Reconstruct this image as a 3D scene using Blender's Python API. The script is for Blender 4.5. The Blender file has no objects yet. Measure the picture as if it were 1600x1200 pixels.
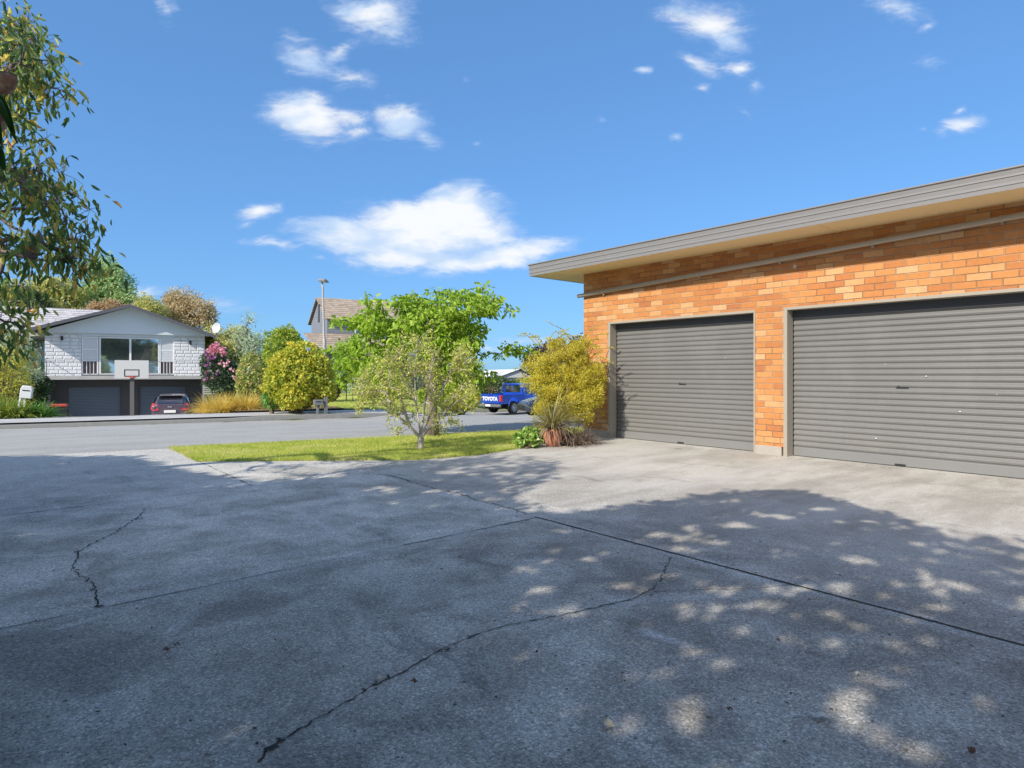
import bpy, math, random
import numpy as np
from mathutils import Vector, Matrix
random.seed(7)
R = np.random.default_rng(11)
sc = bpy.context.scene
COL = sc.collection
PI = math.pi
H = 1.185                       # eye height above the driveway

# ------------------------------------------------------------------ helpers
def tag(o, label=None, cat=None, group=None, kind=None):
    if label: o['label'] = label
    if cat: o['category'] = cat
    if group: o['group'] = group
    if kind: o['kind'] = kind
    return o

def empty(name, loc=(0, 0, 0), rz=0, label=None, cat=None, group=None):
    o = bpy.data.objects.new(name, None)
    o.empty_display_size = .2
    o.location = loc
    o.rotation_euler = (0, 0, rz)
    COL.objects.link(o)
    return tag(o, label, cat, group)

def copy_tree(o, parent=None):
    c = o.copy()
    COL.objects.link(c)
    if parent: c.parent = parent
    for ch in list(o.children): copy_tree(ch, c)
    return c

class MB:
    def __init__(s): s.v = []; s.f = []; s.m = []
    def face(s, pts, mi=0):
        n = len(s.v); s.v += [tuple(p) for p in pts]; s.f.append(list(range(n, n+len(pts)))); s.m.append(mi)
    def box(s, a, b, mi=0, M=None, taper=None):
        x0, y0, z0 = a; x1, y1, z1 = b
        P = [(x0,y0,z0),(x1,y0,z0),(x1,y1,z0),(x0,y1,z0),(x0,y0,z1),(x1,y0,z1),(x1,y1,z1),(x0,y1,z1)]
        if M is not None: P = [tuple(M @ Vector(p)) for p in P]
        n = len(s.v); s.v += P
        for f in ((0,3,2,1),(4,5,6,7),(0,1,5,4),(1,2,6,5),(2,3,7,6),(3,0,4,7)):
            s.f.append([n+i for i in f]); s.m.append(mi)
    def bar(s, p, q, w, h=None, mi=0):
        p = Vector(p); q = Vector(q); h = h or w
        d = (q-p); L = d.length; d.normalize()
        up = Vector((0,0,1)) if abs(d.z) < .99 else Vector((0,1,0))
        sx = d.cross(up).normalized(); sy = sx.cross(d).normalized()
        M = Matrix((( sx.x, d.x, sy.x, p.x),(sx.y, d.y, sy.y, p.y),(sx.z, d.z, sy.z, p.z),(0,0,0,1)))
        s.box((-w/2, 0, -h/2), (w/2, L, h/2), mi, M)
    def tube(s, pts, rad, n=8, mi=0, caps=True):
        pts = [Vector(p) for p in pts]
        if not hasattr(rad, '__len__'): rad = [rad]*len(pts)
        base = len(s.v); ref = None
        for i, p in enumerate(pts):
            d = (pts[min(i+1, len(pts)-1)] - pts[max(i-1, 0)])
            if d.length < 1e-9: d = Vector((0,0,1))
            d.normalize()
            if ref is None: ref = d.orthogonal().normalized()
            else:
                ref = ref - d*ref.dot(d)
                ref = ref.normalized() if ref.length > 1e-6 else d.orthogonal().normalized()
            b = d.cross(ref)
            for k in range(n):
                a = 2*PI*k/n
                s.v.append(tuple(p + (ref*math.cos(a) + b*math.sin(a))*rad[i]))
        for i in range(len(pts)-1):
            for k in range(n):
                s.f.append([base+i*n+k, base+i*n+(k+1)%n, base+(i+1)*n+(k+1)%n, base+(i+1)*n+k]); s.m.append(mi)
        if caps:
            s.f.append([base+k for k in range(n)][::-1]); s.m.append(mi)
            s.f.append([base+(len(pts)-1)*n+k for k in range(n)]); s.m.append(mi)
    def lathe(s, prof, n=20, c=(0,0,0), mi=0):
        base = len(s.v)
        for r, z in prof:
            for k in range(n):
                a = 2*PI*k/n
                s.v.append((c[0]+r*math.cos(a), c[1]+r*math.sin(a), c[2]+z))
        for i in range(len(prof)-1):
            for k in range(n):
                s.f.append([base+i*n+k, base+i*n+(k+1)%n, base+(i+1)*n+(k+1)%n, base+(i+1)*n+k]); s.m.append(mi)
    def prism(s, poly, z0, z1, mi=0, M=None):           # poly in x,y extruded along z
        n = len(poly)
        P = [Vector((x, y, z0)) for x, y in poly] + [Vector((x, y, z1)) for x, y in poly]
        if M is not None: P = [M @ p for p in P]
        b = len(s.v); s.v += [tuple(p) for p in P]
        s.f.append([b+i for i in range(n)][::-1]); s.m.append(mi)
        s.f.append([b+n+i for i in range(n)]); s.m.append(mi)
        for i in range(n):
            j = (i+1) % n
            s.f.append([b+i, b+j, b+n+j, b+n+i]); s.m.append(mi)
    def build(s, name, mat, parent=None, smooth=False, bevel=0, loc=None):
        me = bpy.data.meshes.new(name)
        me.from_pydata(s.v, [], s.f)
        for mt in (mat if isinstance(mat, (list, tuple)) else [mat]): me.materials.append(mt)
        if isinstance(mat, (list, tuple)): me.polygons.foreach_set('material_index', s.m)
        if smooth: me.polygons.foreach_set('use_smooth', [True]*len(me.polygons))
        me.update()
        o = bpy.data.objects.new(name, me)
        COL.objects.link(o)
        if parent: o.parent = parent
        if loc: o.location = loc
        if bevel:
            m = o.modifiers.new('bevel', 'BEVEL'); m.width = bevel; m.segments = 2; m.limit_method = 'ANGLE'
        return o

XZ = Matrix(((1,0,0,0),(0,0,-1,0),(0,1,0,0),(0,0,0,1)))   # poly (x,z) extruded along -y

# ------------------------------------------------------------------ node helpers
class NT:
    def __init__(s, tree): s.t = tree; s.n = tree.nodes; s.l = tree.links
    def new(s, typ, **kw):
        nd = s.n.new(typ)
        for k, v in kw.items(): setattr(nd, k, v)
        return nd
    def put(s, sock, v):
        if isinstance(v, bpy.types.NodeSocket): s.l.new(v, sock)
        elif v is not None: sock.default_value = v
    def math(s, op, a, b=None, c=None, clamp=False):
        nd = s.new('ShaderNodeMath', operation=op, use_clamp=clamp)
        for i, v in enumerate((a, b, c)):
            if v is not None: s.put(nd.inputs[i], v)
        return nd.outputs[0]
    def vmath(s, op, a, b=None, scale=None):
        nd = s.new('ShaderNodeVectorMath', operation=op)
        s.put(nd.inputs[0], a)
        if b is not None: s.put(nd.inputs[1], b)
        if scale is not None: s.put(nd.inputs[3], scale)
        return nd.outputs[1] if op in ('LENGTH', 'DOT_PRODUCT', 'DISTANCE') else nd.outputs[0]
    def noise(s, vec, scale, detail=4, rough=.55, dist=0, out=0):
        nd = s.new('ShaderNodeTexNoise')
        s.put(nd.inputs['Vector'], vec)
        nd.inputs['Scale'].default_value = scale; nd.inputs['Detail'].default_value = detail
        nd.inputs['Roughness'].default_value = rough; nd.inputs['Distortion'].default_value = dist
        return nd.outputs[out]
    def ramp(s, fac, stops, interp='LINEAR'):
        nd = s.new('ShaderNodeValToRGB'); cr = nd.color_ramp; cr.interpolation = interp
        while len(cr.elements) < len(stops): cr.elements.new(.5)
        for e, (p, c) in zip(cr.elements, stops):
            e.position = p; e.color = (c, c, c, 1) if not hasattr(c, '__len__') else (c[0], c[1], c[2], 1)
        s.put(nd.inputs[0], fac)
        return nd.outputs[0]
    def mix(s, fac, a, b, mode='MIX'):
        nd = s.new('ShaderNodeMix', data_type='RGBA', blend_type=mode)
        s.put(nd.inputs[0], fac)
        for i, v in ((6, a), (7, b)):
            if hasattr(v, '__len__') and not isinstance(v, bpy.types.NodeSocket): v = (v[0], v[1], v[2], 1)
            s.put(nd.inputs[i], v)
        return nd.outputs[2]
    def smooth(s, v, a, b):
        nd = s.new('ShaderNodeMapRange', interpolation_type='SMOOTHSTEP')
        s.put(nd.inputs[0], v); nd.inputs[1].default_value = a; nd.inputs[2].default_value = b
        return nd.outputs[0]
    def sep(s, v):
        nd = s.new('ShaderNodeSeparateXYZ'); s.put(nd.inputs[0], v); return nd.outputs
    def comb(s, x, y, z=0):
        nd = s.new('ShaderNodeCombineXYZ')
        for i, v in enumerate((x, y, z)): s.put(nd.inputs[i], v)
        return nd.outputs[0]
    def obj(s): return s.new('ShaderNodeTexCoord').outputs['Object']
    def bump(s, h, strength=.3, dist=.01, nrm=None):
        nd = s.new('ShaderNodeBump'); nd.inputs['Strength'].default_value = strength
        nd.inputs['Distance'].default_value = dist; s.put(nd.inputs['Height'], h)
        if nrm is not None: s.put(nd.inputs['Normal'], nrm)
        return nd.outputs[0]

def lin(*c):
    return tuple(((x/255)/12.92 if x/255 <= .04045 else (((x/255)+.055)/1.055)**2.4) for x in c)

def newmat(name):
    m = bpy.data.materials.new(name); m.use_nodes = True
    nt = NT(m.node_tree); b = m.node_tree.nodes['Principled BSDF']
    return m, nt, b

_cache = {}
def plain(name, col, rough=.6, metal=0, var=.12, scale=6, spec=.4, bump=0, bscale=60):
    if name in _cache: return _cache[name]
    m, nt, b = newmat(name)
    o = nt.obj()
    n = nt.noise(o, scale, 5, .6)
    c = nt.mix(n, [x*(1-var) for x in col], [min(1, x*(1+var)) for x in col])
    nt.put(b.inputs['Base Color'], c)
    n2 = nt.noise(o, scale*5, 3)
    nt.put(b.inputs['Roughness'], nt.math('MULTIPLY_ADD', n2, .2, rough-.1))
    b.inputs['Metallic'].default_value = metal
    b.inputs['Specular IOR Level'].default_value = spec
    if bump: nt.put(b.inputs['Normal'], nt.bump(nt.noise(o, bscale, 4), bump, .01))
    _cache[name] = m
    return m

def leafmat(name, stops, trans=.3, rough=.5, patch=None, pscale=1.5, spec=.35):
    m, nt, b = newmat(name)
    g = nt.new('ShaderNodeNewGeometry')
    rnd = g.outputs['Random Per Island']
    if patch is not None:
        n = nt.noise(nt.obj(), pscale, 3, .6)
        f = nt.math('ADD', nt.math('MULTIPLY', rnd, .6), nt.math('MULTIPLY', n, patch))
        f = nt.math('SUBTRACT', f, patch*.5-.2)
    else: f = rnd
    c = nt.ramp(f, stops)
    nt.put(b.inputs['Base Color'], c)
    b.inputs['Roughness'].default_value = rough
    b.inputs['Specular IOR Level'].default_value = spec
    tr = nt.new('ShaderNodeBsdfTranslucent'); nt.put(tr.inputs[0], nt.mix(.5, c, [1, 1, .35], 'MULTIPLY'))
    mx = nt.new('ShaderNodeMixShader'); mx.inputs[0].default_value = trans
    nt.l.new(b.outputs[0], mx.inputs[1]); nt.l.new(tr.outputs[0], mx.inputs[2])
    nt.l.new(mx.outputs[0], m.node_tree.nodes['Material Output'].inputs[0])
    return m

# ------------------------------------------------------------------ leaves and trees
HEX = (np.array([(0,0,0),(.28,.5,.10),(.68,.40,.08),(1,0,-.12),(.68,-.40,.08),(.28,-.5,.10)]), [(0,1,2,3),(0,3,4,5)])
RHO = (np.array([(0,0,0),(.45,.5,.05),(1,0,0),(.45,-.5,.05)]), [(0,1,2,3)])
BLADE = (np.array([(0,.5,0),(0,-.5,0),(1,0,0)]), [(0,1,2)])

def unit(a): return a/np.maximum(np.linalg.norm(a, axis=1, keepdims=True), 1e-9)
def rdir(n): return unit(R.normal(size=(n, 3)))

def leaves(name, P, D, L, W, mat, parent=None, tmpl=RHO, up=None, loc=None):
    P = np.asarray(P, float); n = len(P); D = unit(np.asarray(D, float))
    U = rdir(n) if up is None else unit(rdir(n)*.6 + np.asarray(up))
    S = unit(np.cross(D, U)); N = np.cross(S, D)
    L = np.broadcast_to(np.asarray(L, float), (n,)) ; W = np.broadcast_to(np.asarray(W, float), (n,))
    T, F = tmpl; k = len(T)
    V = P[:, None, :] + D[:, None, :]*(T[None, :, 0:1]*L[:, None, None]) + S[:, None, :]*(T[None, :, 1:2]*W[:, None, None]) \
        + N[:, None, :]*(T[None, :, 2:3]*L[:, None, None])
    V = V.reshape(-1, 3)
    nf = len(F); fl = len(F[0])
    idx = (np.array(F)[None, :, :] + (np.arange(n)*k)[:, None, None]).reshape(-1)
    me = bpy.data.meshes.new(name)
    me.vertices.add(len(V)); me.vertices.foreach_set('co', V.astype(np.float32).ravel())
    me.loops.add(len(idx)); me.loops.foreach_set('vertex_index', idx.astype(np.int32))
    me.polygons.add(n*nf)
    me.polygons.foreach_set('loop_start', (np.arange(n*nf)*fl).astype(np.int32))
    me.update(calc_edges=True); me.validate()
    me.materials.append(mat)
    o = bpy.data.objects.new(name, me); COL.objects.link(o)
    if parent: o.parent = parent
    if loc: o.location = loc
    return o

def in_ellipsoids(blobs, n, shell=.35):
    """blobs: (x,y,z,rx,ry,rz); n points, more of them towards the skin"""
    w = np.array([b[3]*b[4]*b[5] for b in blobs])**.8; w = w/w.sum()
    k = R.choice(len(blobs), n, p=w); B = np.array(blobs)[k]
    r = R.uniform(shell, 1, n)**.6
    return B[:, :3] + rdir(n)*r[:, None]*B[:, 3:6]

def grow(trunk, targets, jit=.12, sag=0, steps=3, bias=.35, stems=()):
    nodes = [Vector(p) for p in trunk]; par = [i-1 for i in range(len(trunk))]
    top = nodes[-1]; chains = [list(range(len(trunk)))]
    for st in stems:
        prev = len(trunk)-1; ch = [prev]
        for p in st:
            nodes.append(Vector(p)); par.append(prev); prev = len(nodes)-1; ch.append(prev)
        chains.append(ch)
    T = sorted([Vector(t) for t in targets], key=lambda t: (t-top).length)
    for t in T:
        best, bi = 1e9, 0
        for i, p in enumerate(nodes):
            if i < len(trunk)//2: continue
            d = (p-t).length + bias*(p-top).length
            if d < best: best, bi = d, i
        p = nodes[bi]; ln = (t-p).length; ch = [bi]; prev = bi
        for k in range(1, steps+1):
            f = k/steps
            q = p.lerp(t, f)
            if k < steps:
                q += Vector((random.gauss(0, 1), random.gauss(0, 1), random.gauss(0, 1)))*ln*jit
            q.z += -sag*ln*math.sin(PI*f)
            nodes.append(q); par.append(prev); prev = len(nodes)-1; ch.append(prev)
        chains.append(ch)
    cnt = [0]*len(nodes)
    for ch in chains[1:]:
        cnt[ch[-1]] += 1
    for i in range(len(nodes)-1, 0, -1):
        cnt[par[i]] += cnt[i]
    return nodes, chains, cnt

def tree(name, label, cat, base, trunk, blobs, n_cl, n_leaf, L, W, lm, bm, r_trunk=.1, r_tip=.006, cl_r=.25,
         tmpl=RHO, droop=0., flat=1., group=None, targets=None, sag=0, jit=.12, twigs=0, up=None, crown='foliage', shell=.35, bias=.35, lvar=.3, outward=.6, keep=None, stems=()):
    base = Vector(base)
    root = empty(name, base, 0, label, cat, group)
    T = np.array(targets) if targets is not None else in_ellipsoids(blobs, n_cl, shell)
    nodes, chains, cnt = grow([Vector(p) for p in trunk], [Vector(t) for t in T], jit, sag, bias=bias, stems=stems)
    tot = max(cnt[0], 1)
    rad = [max(r_tip, r_trunk*(c/tot)**.5) if c else r_tip for c in cnt]
    mb = MB()
    for ci, ch in enumerate(chains):
        pts = [nodes[i]-base for i in ch]; rr = [rad[i] for i in ch]
        if ci > 0: rr[0] = min(rr[0], rr[1]*1.15)
        else:
            rr = [max(r, r_trunk*.8) for r in rr]; rr[0] *= 1.45
        mb.tube(pts, rr, 8 if ci == 0 else 5, caps=ci == 0)
    tips = [nodes[ch[-1]] for ch in chains[1:]]
    mids = [nodes[ch[-2]] for ch in chains[1:]]
    C = np.array([tuple(t) for t in tips])
    k = np.repeat(np.arange(len(C)), n_leaf)
    n = len(k)
    off = rdir(n)*(R.uniform(0, 1, n)**.5)[:, None]*cl_r
    off[:, 2] *= flat
    P = C[k] + off
    if twigs:
        for i in range(len(C)):
            for q in range(twigs):
                e = P[i*n_leaf + q]
                m = C[i]*.5 + e*.5 + R.normal(size=3)*cl_r*.12
                mb.tube([Vector(C[i])-base, Vector(m)-base, Vector(e)-base], [r_tip*.8, r_tip*.6, r_tip*.4], 3, caps=False)
    mb.build('trunk', bm, root, smooth=True)
    D = unit(off)*outward + rdir(n)*.7
    D[:, 2] -= droop
    Lr = L*R.uniform(1-lvar, 1+lvar, n)
    if keep is not None:
        kk = keep(P + unit(D)*Lr[:, None]*.5); P, D, Lr = P[kk], D[kk], Lr[kk]
    leaves(crown, P - np.array(base), D, Lr, Lr*(W/L), lm, root, tmpl, up=up)
    return root

# pixel of the photograph -> world point at a given distance (used to lay the place out to scale)
def pw(px, py, Z): return Vector(((px-800)*Z/960, Z, H + (583-py)*Z/960))
def gp(px, py):    # point of the flat driveway seen at that pixel
    Z = 960*H/(py-583); return ((px-800)*Z/960, Z)
def blob(px, py, rx, ry, Z, rd=None):
    p = pw(px, py, Z); s = Z/960
    return (p.x, p.y, p.z, rx*s, rd if rd else (rx+ry)*.5*s, ry*s)

# ------------------------------------------------------------------ terrain
def ss(a, b, x):
    t = min(1, max(0, (x-a)/(b-a))); return t*t*(3-2*t)
def pl(pts, x):
    if x <= pts[0][0]: return pts[0][1]
    for (a, ya), (b, yb) in zip(pts, pts[1:]):
        if x <= b:
            return ya + (yb-ya)*(x-a)/(b-a)
    return pts[-1][1]
RA = (.893, .45)      # along the road
RB = (-.45, .893)     # across it, away from us
def tpq(x, y): return RB[0]*x + RB[1]*y - 11.07, RA[0]*x + RA[1]*y
def fromtq(tp, q): return (RA[0]*q + RB[0]*(tp+11.07), RA[1]*q + RB[1]*(tp+11.07))
def G(x, y):
    tp, q = tpq(x, y)
    road = -.17*ss(0, 8, tp)
    gard = -.06 - .05*ss(12, 30, tp)
    drv = pl([(8, -.1), (10, -.06), (11, -.11), (22, -1.25), (31, -1.66), (60, -1.7)], tp)
    wq = ss(-5.6, -4.4, q)*(1-ss(.5, 1.6, q))
    wq = max(wq, (1-ss(.5, 3.0, q))*ss(15, 21, tp))
    far = gard*(1-wq) + drv*wq
    m = road if tp < 8 else far
    if 8 <= tp < 8.16: m = -.05
    r = pl([(12, -.0), (20, -.2), (28, -.72), (36, -1.26), (44, -1.4)], y)
    w = ss(-5, -2.6, x)*ss(14, 21, y)
    m = m*(1-w) + r*w
    f = ss(55, 110, y)
    return m*(1-f) - 1.6*f

def sheet(name, poly, mat, off, cell=1.0, step=None):
    import bmesh
    bm = bmesh.new()
    bm.faces.new([bm.verts.new((x, y, 0)) for x, y in poly])
    xs = [p[0] for p in poly]; ys = [p[1] for p in poly]
    for ax, lo, hi in ((0, min(xs), max(xs)), (1, min(ys), max(ys))):
        c = math.ceil(lo/cell)*cell
        while c < hi:
            co = (c, 0, 0) if ax == 0 else (0, c, 0); no = (1, 0, 0) if ax == 0 else (0, 1, 0)
            bmesh.ops.bisect_plane(bm, geom=bm.verts[:]+bm.edges[:]+bm.faces[:], plane_co=co, plane_no=no)
            c += cell
    bmesh.ops.triangulate(bm, faces=bm.faces[:])
    for v in bm.verts: v.co.z = G(v.co.x, v.co.y) + off
    me = bpy.data.meshes.new(name); bm.to_mesh(me); bm.free()
    me.materials.append(mat)
    me.polygons.foreach_set('use_smooth', [True]*len(me.polygons))
    o = bpy.data.objects.new(name, me); COL.objects.link(o)
    if me.polygons[0].normal.z < 0: me.flip_normals()
    return tag(o, kind='structure')

# ------------------------------------------------------------------ garage frame
GO = (1.368, 11.72); GE = (.645, -.764); GN = (-.764, -.645)
GROT = math.atan2(GE[1], GE[0])
def gw(t, w): return (GO[0]+GE[0]*t+GN[0]*w, GO[1]+GE[1]*t+GN[1]*w)     # along the wall, out from the wall

# ------------------------------------------------------------------ materials
SCR = [(*gp(*a), *gp(*b), w, m) for a, b, w, m in (((462, 797), (560, 850), .05, .75), ((985, 980), (1130, 1025), .05, .7), ((250, 1000), (330, 925), .10, .3), ((930, 940), (1260, 925), .10, .35), ((60, 990), (260, 935), .05, .6), ((1075, 868), (1260, 930), .12, .35))]
def mat_driveway():
    m, nt, b = newmat('weathered_concrete')
    p = nt.obj(); X, Y, _ = nt.sep(p)
    dx = nt.math('SUBTRACT', X, GO[0]); dy = nt.math('SUBTRACT', Y, GO[1])
    T = nt.math('ADD', nt.math('MULTIPLY', dx, GE[0]), nt.math('MULTIPLY', dy, GE[1]))
    W = nt.math('ADD', nt.math('MULTIPLY', dx, GN[0]), nt.math('MULTIPLY', dy, GN[1]))
    big = nt.noise(p, .55, 5, .6, .4); med = nt.noise(p, 2.2, 6, .65, .6)
    # stretched water stains running out from the wall
    st = nt.noise(nt.comb(nt.math('MULTIPLY', T, 1.4), nt.math('MULTIPLY', W, .45), 3.1), 1.5, 6, .65, .3)
    fine = nt.noise(p, 48, 3, .75); grit = nt.noise(p, 150, 2, .6)
    vor = nt.new('ShaderNodeTexVoronoi'); nt.put(vor.inputs['Vector'], p); vor.inputs['Scale'].default_value = 135
    vr = nt.sep(vor.outputs['Color'])[0]
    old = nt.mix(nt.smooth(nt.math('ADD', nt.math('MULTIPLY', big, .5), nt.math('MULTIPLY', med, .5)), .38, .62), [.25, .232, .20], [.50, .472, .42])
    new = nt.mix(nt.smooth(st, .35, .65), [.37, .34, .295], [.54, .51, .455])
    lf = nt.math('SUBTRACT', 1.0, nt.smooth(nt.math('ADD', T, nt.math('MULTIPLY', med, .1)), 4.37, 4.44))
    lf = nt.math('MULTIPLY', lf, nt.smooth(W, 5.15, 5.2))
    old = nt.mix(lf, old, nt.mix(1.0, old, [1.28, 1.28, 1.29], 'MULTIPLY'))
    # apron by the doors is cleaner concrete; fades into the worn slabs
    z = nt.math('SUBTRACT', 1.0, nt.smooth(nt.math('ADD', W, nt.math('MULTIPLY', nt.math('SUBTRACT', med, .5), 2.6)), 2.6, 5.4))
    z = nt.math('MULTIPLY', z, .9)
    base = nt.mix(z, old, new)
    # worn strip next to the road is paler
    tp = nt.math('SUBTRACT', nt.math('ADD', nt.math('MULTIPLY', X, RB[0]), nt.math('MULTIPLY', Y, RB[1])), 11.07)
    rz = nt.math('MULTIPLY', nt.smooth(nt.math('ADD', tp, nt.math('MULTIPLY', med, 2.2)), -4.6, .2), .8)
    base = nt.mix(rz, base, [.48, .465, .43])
    # pale scrubbed lines beside the joints
    for coord, c0, wd in ((T, 4.36, .16), (W, 5.2, .10), (T, 1.45, .10), (T, 4.08, .07)):
        d = nt.math('ABSOLUTE', nt.math('SUBTRACT', coord, c0))
        k = nt.math('MULTIPLY', nt.math('SUBTRACT', 1.0, nt.smooth(nt.math('ADD', d, nt.math('MULTIPLY', nt.math('SUBTRACT', med, .5), .35)), 0, wd)), .42)
        base = nt.mix(k, base, [.52, .505, .475])
    for (ax_, ay_, bx_, by_, wd, am) in SCR:
        L2 = math.hypot(bx_-ax_, by_-ay_); ux, uy = (bx_-ax_)/L2, (by_-ay_)/L2
        qx = nt.math('SUBTRACT', X, ax_); qy = nt.math('SUBTRACT', Y, ay_)
        al = nt.math('ADD', nt.math('MULTIPLY', qx, ux), nt.math('MULTIPLY', qy, uy))
        pe = nt.math('ABSOLUTE', nt.math('SUBTRACT', nt.math('MULTIPLY', qx, uy), nt.math('MULTIPLY', qy, ux)))
        k = nt.math('SUBTRACT', 1.0, nt.smooth(nt.math('ADD', pe, nt.math('MULTIPLY', nt.math('SUBTRACT', med, .5), .12)), 0, wd))
        k = nt.math('MULTIPLY', k, nt.math('MULTIPLY', nt.smooth(al, 0, .12), nt.math('SUBTRACT', 1.0, nt.smooth(al, L2-.35, L2))))
        base = nt.mix(nt.math('MULTIPLY', k, am), base, [.58, .57, .54])
    # darker tyre / damp marks
    dk = nt.smooth(nt.noise(nt.comb(T, nt.math('MULTIPLY', W, 2.0), 7.7), 1.1, 6, .7, .8), .58, .74)
    base = nt.mix(nt.math('MULTIPLY', dk, .6), base, [.11, .11, .108])
    # exposed stones
    stone = nt.ramp(nt.math('ADD', nt.math('MULTIPLY', vr, .6), nt.math('MULTIPLY', fine, .4)), [(.18, .55), (.42, .92), (.62, 1.06), (.74, 1.35), (.86, 1.9)])
    amt = nt.math('SUBTRACT', .95, nt.math('MULTIPLY', z, .62))
    base = nt.mix(amt, base, nt.mix(1.0, base, stone, 'MULTIPLY'))
    hsv = nt.mix(.5, base, nt.mix(1.0, base, nt.ramp(grit, [(.3, .65), (.7, 1.38)]), 'MULTIPLY'))
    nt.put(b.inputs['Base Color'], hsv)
    b.inputs['Roughness'].default_value = .85; b.inputs['Specular IOR Level'].default_value = .25
    hgt = nt.math('ADD', nt.math('MULTIPLY', vor.outputs['Distance'], -.7), fine)
    n1 = nt.bump(hgt, .55, .006)
    n2 = nt.bump(med, .3, .02, n1)
    nt.put(b.inputs['Normal'], n2)
    return m

def mat_asphalt(name, c0, c1, sp=120):
    m, nt, b = newmat(name)
    p = nt.obj()
    tq = nt.comb(nt.math('ADD', nt.math('MULTIPLY', nt.sep(p)[0], RA[0]), nt.math('MULTIPLY', nt.sep(p)[1], RA[1])),
                 nt.math('MULTIPLY', nt.math('ADD', nt.math('MULTIPLY', nt.sep(p)[0], RB[0]), nt.math('MULTIPLY', nt.sep(p)[1], RB[1])), 4.5))
    n = nt.noise(tq, .35, 5, .6); n2 = nt.noise(p, 25, 4, .7); n3 = nt.noise(p, 1.3, 5, .6)
    c = nt.mix(nt.smooth(nt.math('ADD', nt.math('MULTIPLY', n, .6), nt.math('MULTIPLY', n3, .4)), .35, .65), c0, c1)
    c = nt.mix(.6, c, nt.mix(1.0, c, nt.ramp(n2, [(.3, .65), (.7, 1.35)]), 'MULTIPLY'))
    nt.put(b.inputs['Base Color'], c); b.inputs['Roughness'].default_value = .85
    b.inputs['Specular IOR Level'].default_value = .3
    nt.put(b.inputs['Normal'], nt.bump(nt.noise(p, sp, 3, .7), .4, .006))
    return m

def mat_brick():
    m, nt, b = newmat('orange_brick')
    p = nt.obj(); X, Y, Z = nt.sep(p)
    RH, RW = .0862, .2415
    # end walls run along y, so use x+y as the running length
    run = nt.math('ADD', X, Y)
    row = nt.math('FLOOR', nt.math('DIVIDE', Z, RH)); fz = nt.math('FRACT', nt.math('DIVIDE', Z, RH))
    odd = nt.math('MULTIPLY', nt.math('FRACT', nt.math('MULTIPLY', row, .5)), 1.0)
    jit = nt.new('ShaderNodeTexWhiteNoise', noise_dimensions='1D'); nt.put(jit.inputs['W'], row)
    cx = nt.math('ADD', nt.math('ADD', nt.math('DIVIDE', run, RW), odd), nt.math('MULTIPLY', jit.outputs['Value'], .16))
    col = nt.math('FLOOR', cx); fx = nt.math('FRACT', cx)
    wn = nt.new('ShaderNodeTexWhiteNoise', noise_dimensions='2D'); nt.put(wn.inputs['Vector'], nt.comb(row, col))
    r1 = wn.outputs['Value']; rc = nt.sep(wn.outputs['Color'])
    bc = nt.ramp(r1, [(0, (.41, .155, .060)), (.07, (.45, .172, .060)), (.24, (.48, .192, .062)), (.52, (.51, .218, .072)), (.74, (.54, .25, .090)), (.90, (.57, .30, .130)), (1, (.59, .345, .175))])
    # iron spots and fire marks in the clay
    sp = nt.noise(p, 85, 2, .5); sp2 = nt.noise(p, 14, 5, .7)
    spots = nt.math('MULTIPLY', nt.smooth(sp, .66, .74), nt.math('ADD', .25, nt.math('MULTIPLY', rc[1], .6)))
    bc = nt.mix(nt.math('MULTIPLY', spots, .8), bc, [.18, .07, .03])
    bc = nt.mix(.5, bc, nt.mix(1.0, bc, nt.ramp(sp2, [(.3, .78), (.7, 1.2)]), 'MULTIPLY'))
    # mortar
    ex = nt.math('MULTIPLY', nt.math('SUBTRACT', .5, nt.math('ABSOLUTE', nt.math('SUBTRACT', fx, .5))), RW)
    ez = nt.math('MULTIPLY', nt.math('SUBTRACT', .5, nt.math('ABSOLUTE', nt.math('SUBTRACT', fz, .5))), RH)
    e = nt.math('ADD', nt.math('MINIMUM', ex, ez), nt.math('MULTIPLY', nt.math('SUBTRACT', nt.noise(p, 40, 3), .5), .003))
    mort = nt.math('SUBTRACT', 1.0, nt.smooth(e, .0032, .0052))
    # smeared mortar: pale in places, clay-coloured elsewhere
    mc = nt.mix(nt.smooth(nt.noise(p, 1.2, 3), .42, .58), [.27, .17, .11], [.50, .35, .24])
    c = nt.mix(nt.math('MULTIPLY', mort, .9), bc, mc)
    big = nt.noise(p, .7, 4, .6)
    c = nt.mix(.35, c, nt.mix(1.0, c, nt.ramp(big, [(.35, .8), (.65, 1.15)]), 'MULTIPLY'))
    # a few white specks of paint / efflorescence
    wv = nt.new('ShaderNodeTexVoronoi'); nt.put(wv.inputs['Vector'], p); wv.inputs['Scale'].default_value = 1.7
    wk = nt.math('MULTIPLY', nt.math('LESS_THAN', wv.outputs['Distance'], .045), nt.math('GREATER_THAN', nt.sep(wv.outputs['Color'])[0], .6))
    c = nt.mix(nt.math('MULTIPLY', wk, .6), c, [.75, .70, .62])
    nt.put(b.inputs['Base Color'], c); b.inputs['Roughness'].default_value = .8
    b.inputs['Specular IOR Level'].default_value = .25
    h = nt.math('ADD', nt.smooth(e, .002, .008), nt.math('ADD', nt.math('MULTIPLY', sp2, .25), nt.math('MULTIPLY', r1, .25)))
    nt.put(b.inputs['Normal'], nt.bump(h, .95, .009))
    return m

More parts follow.
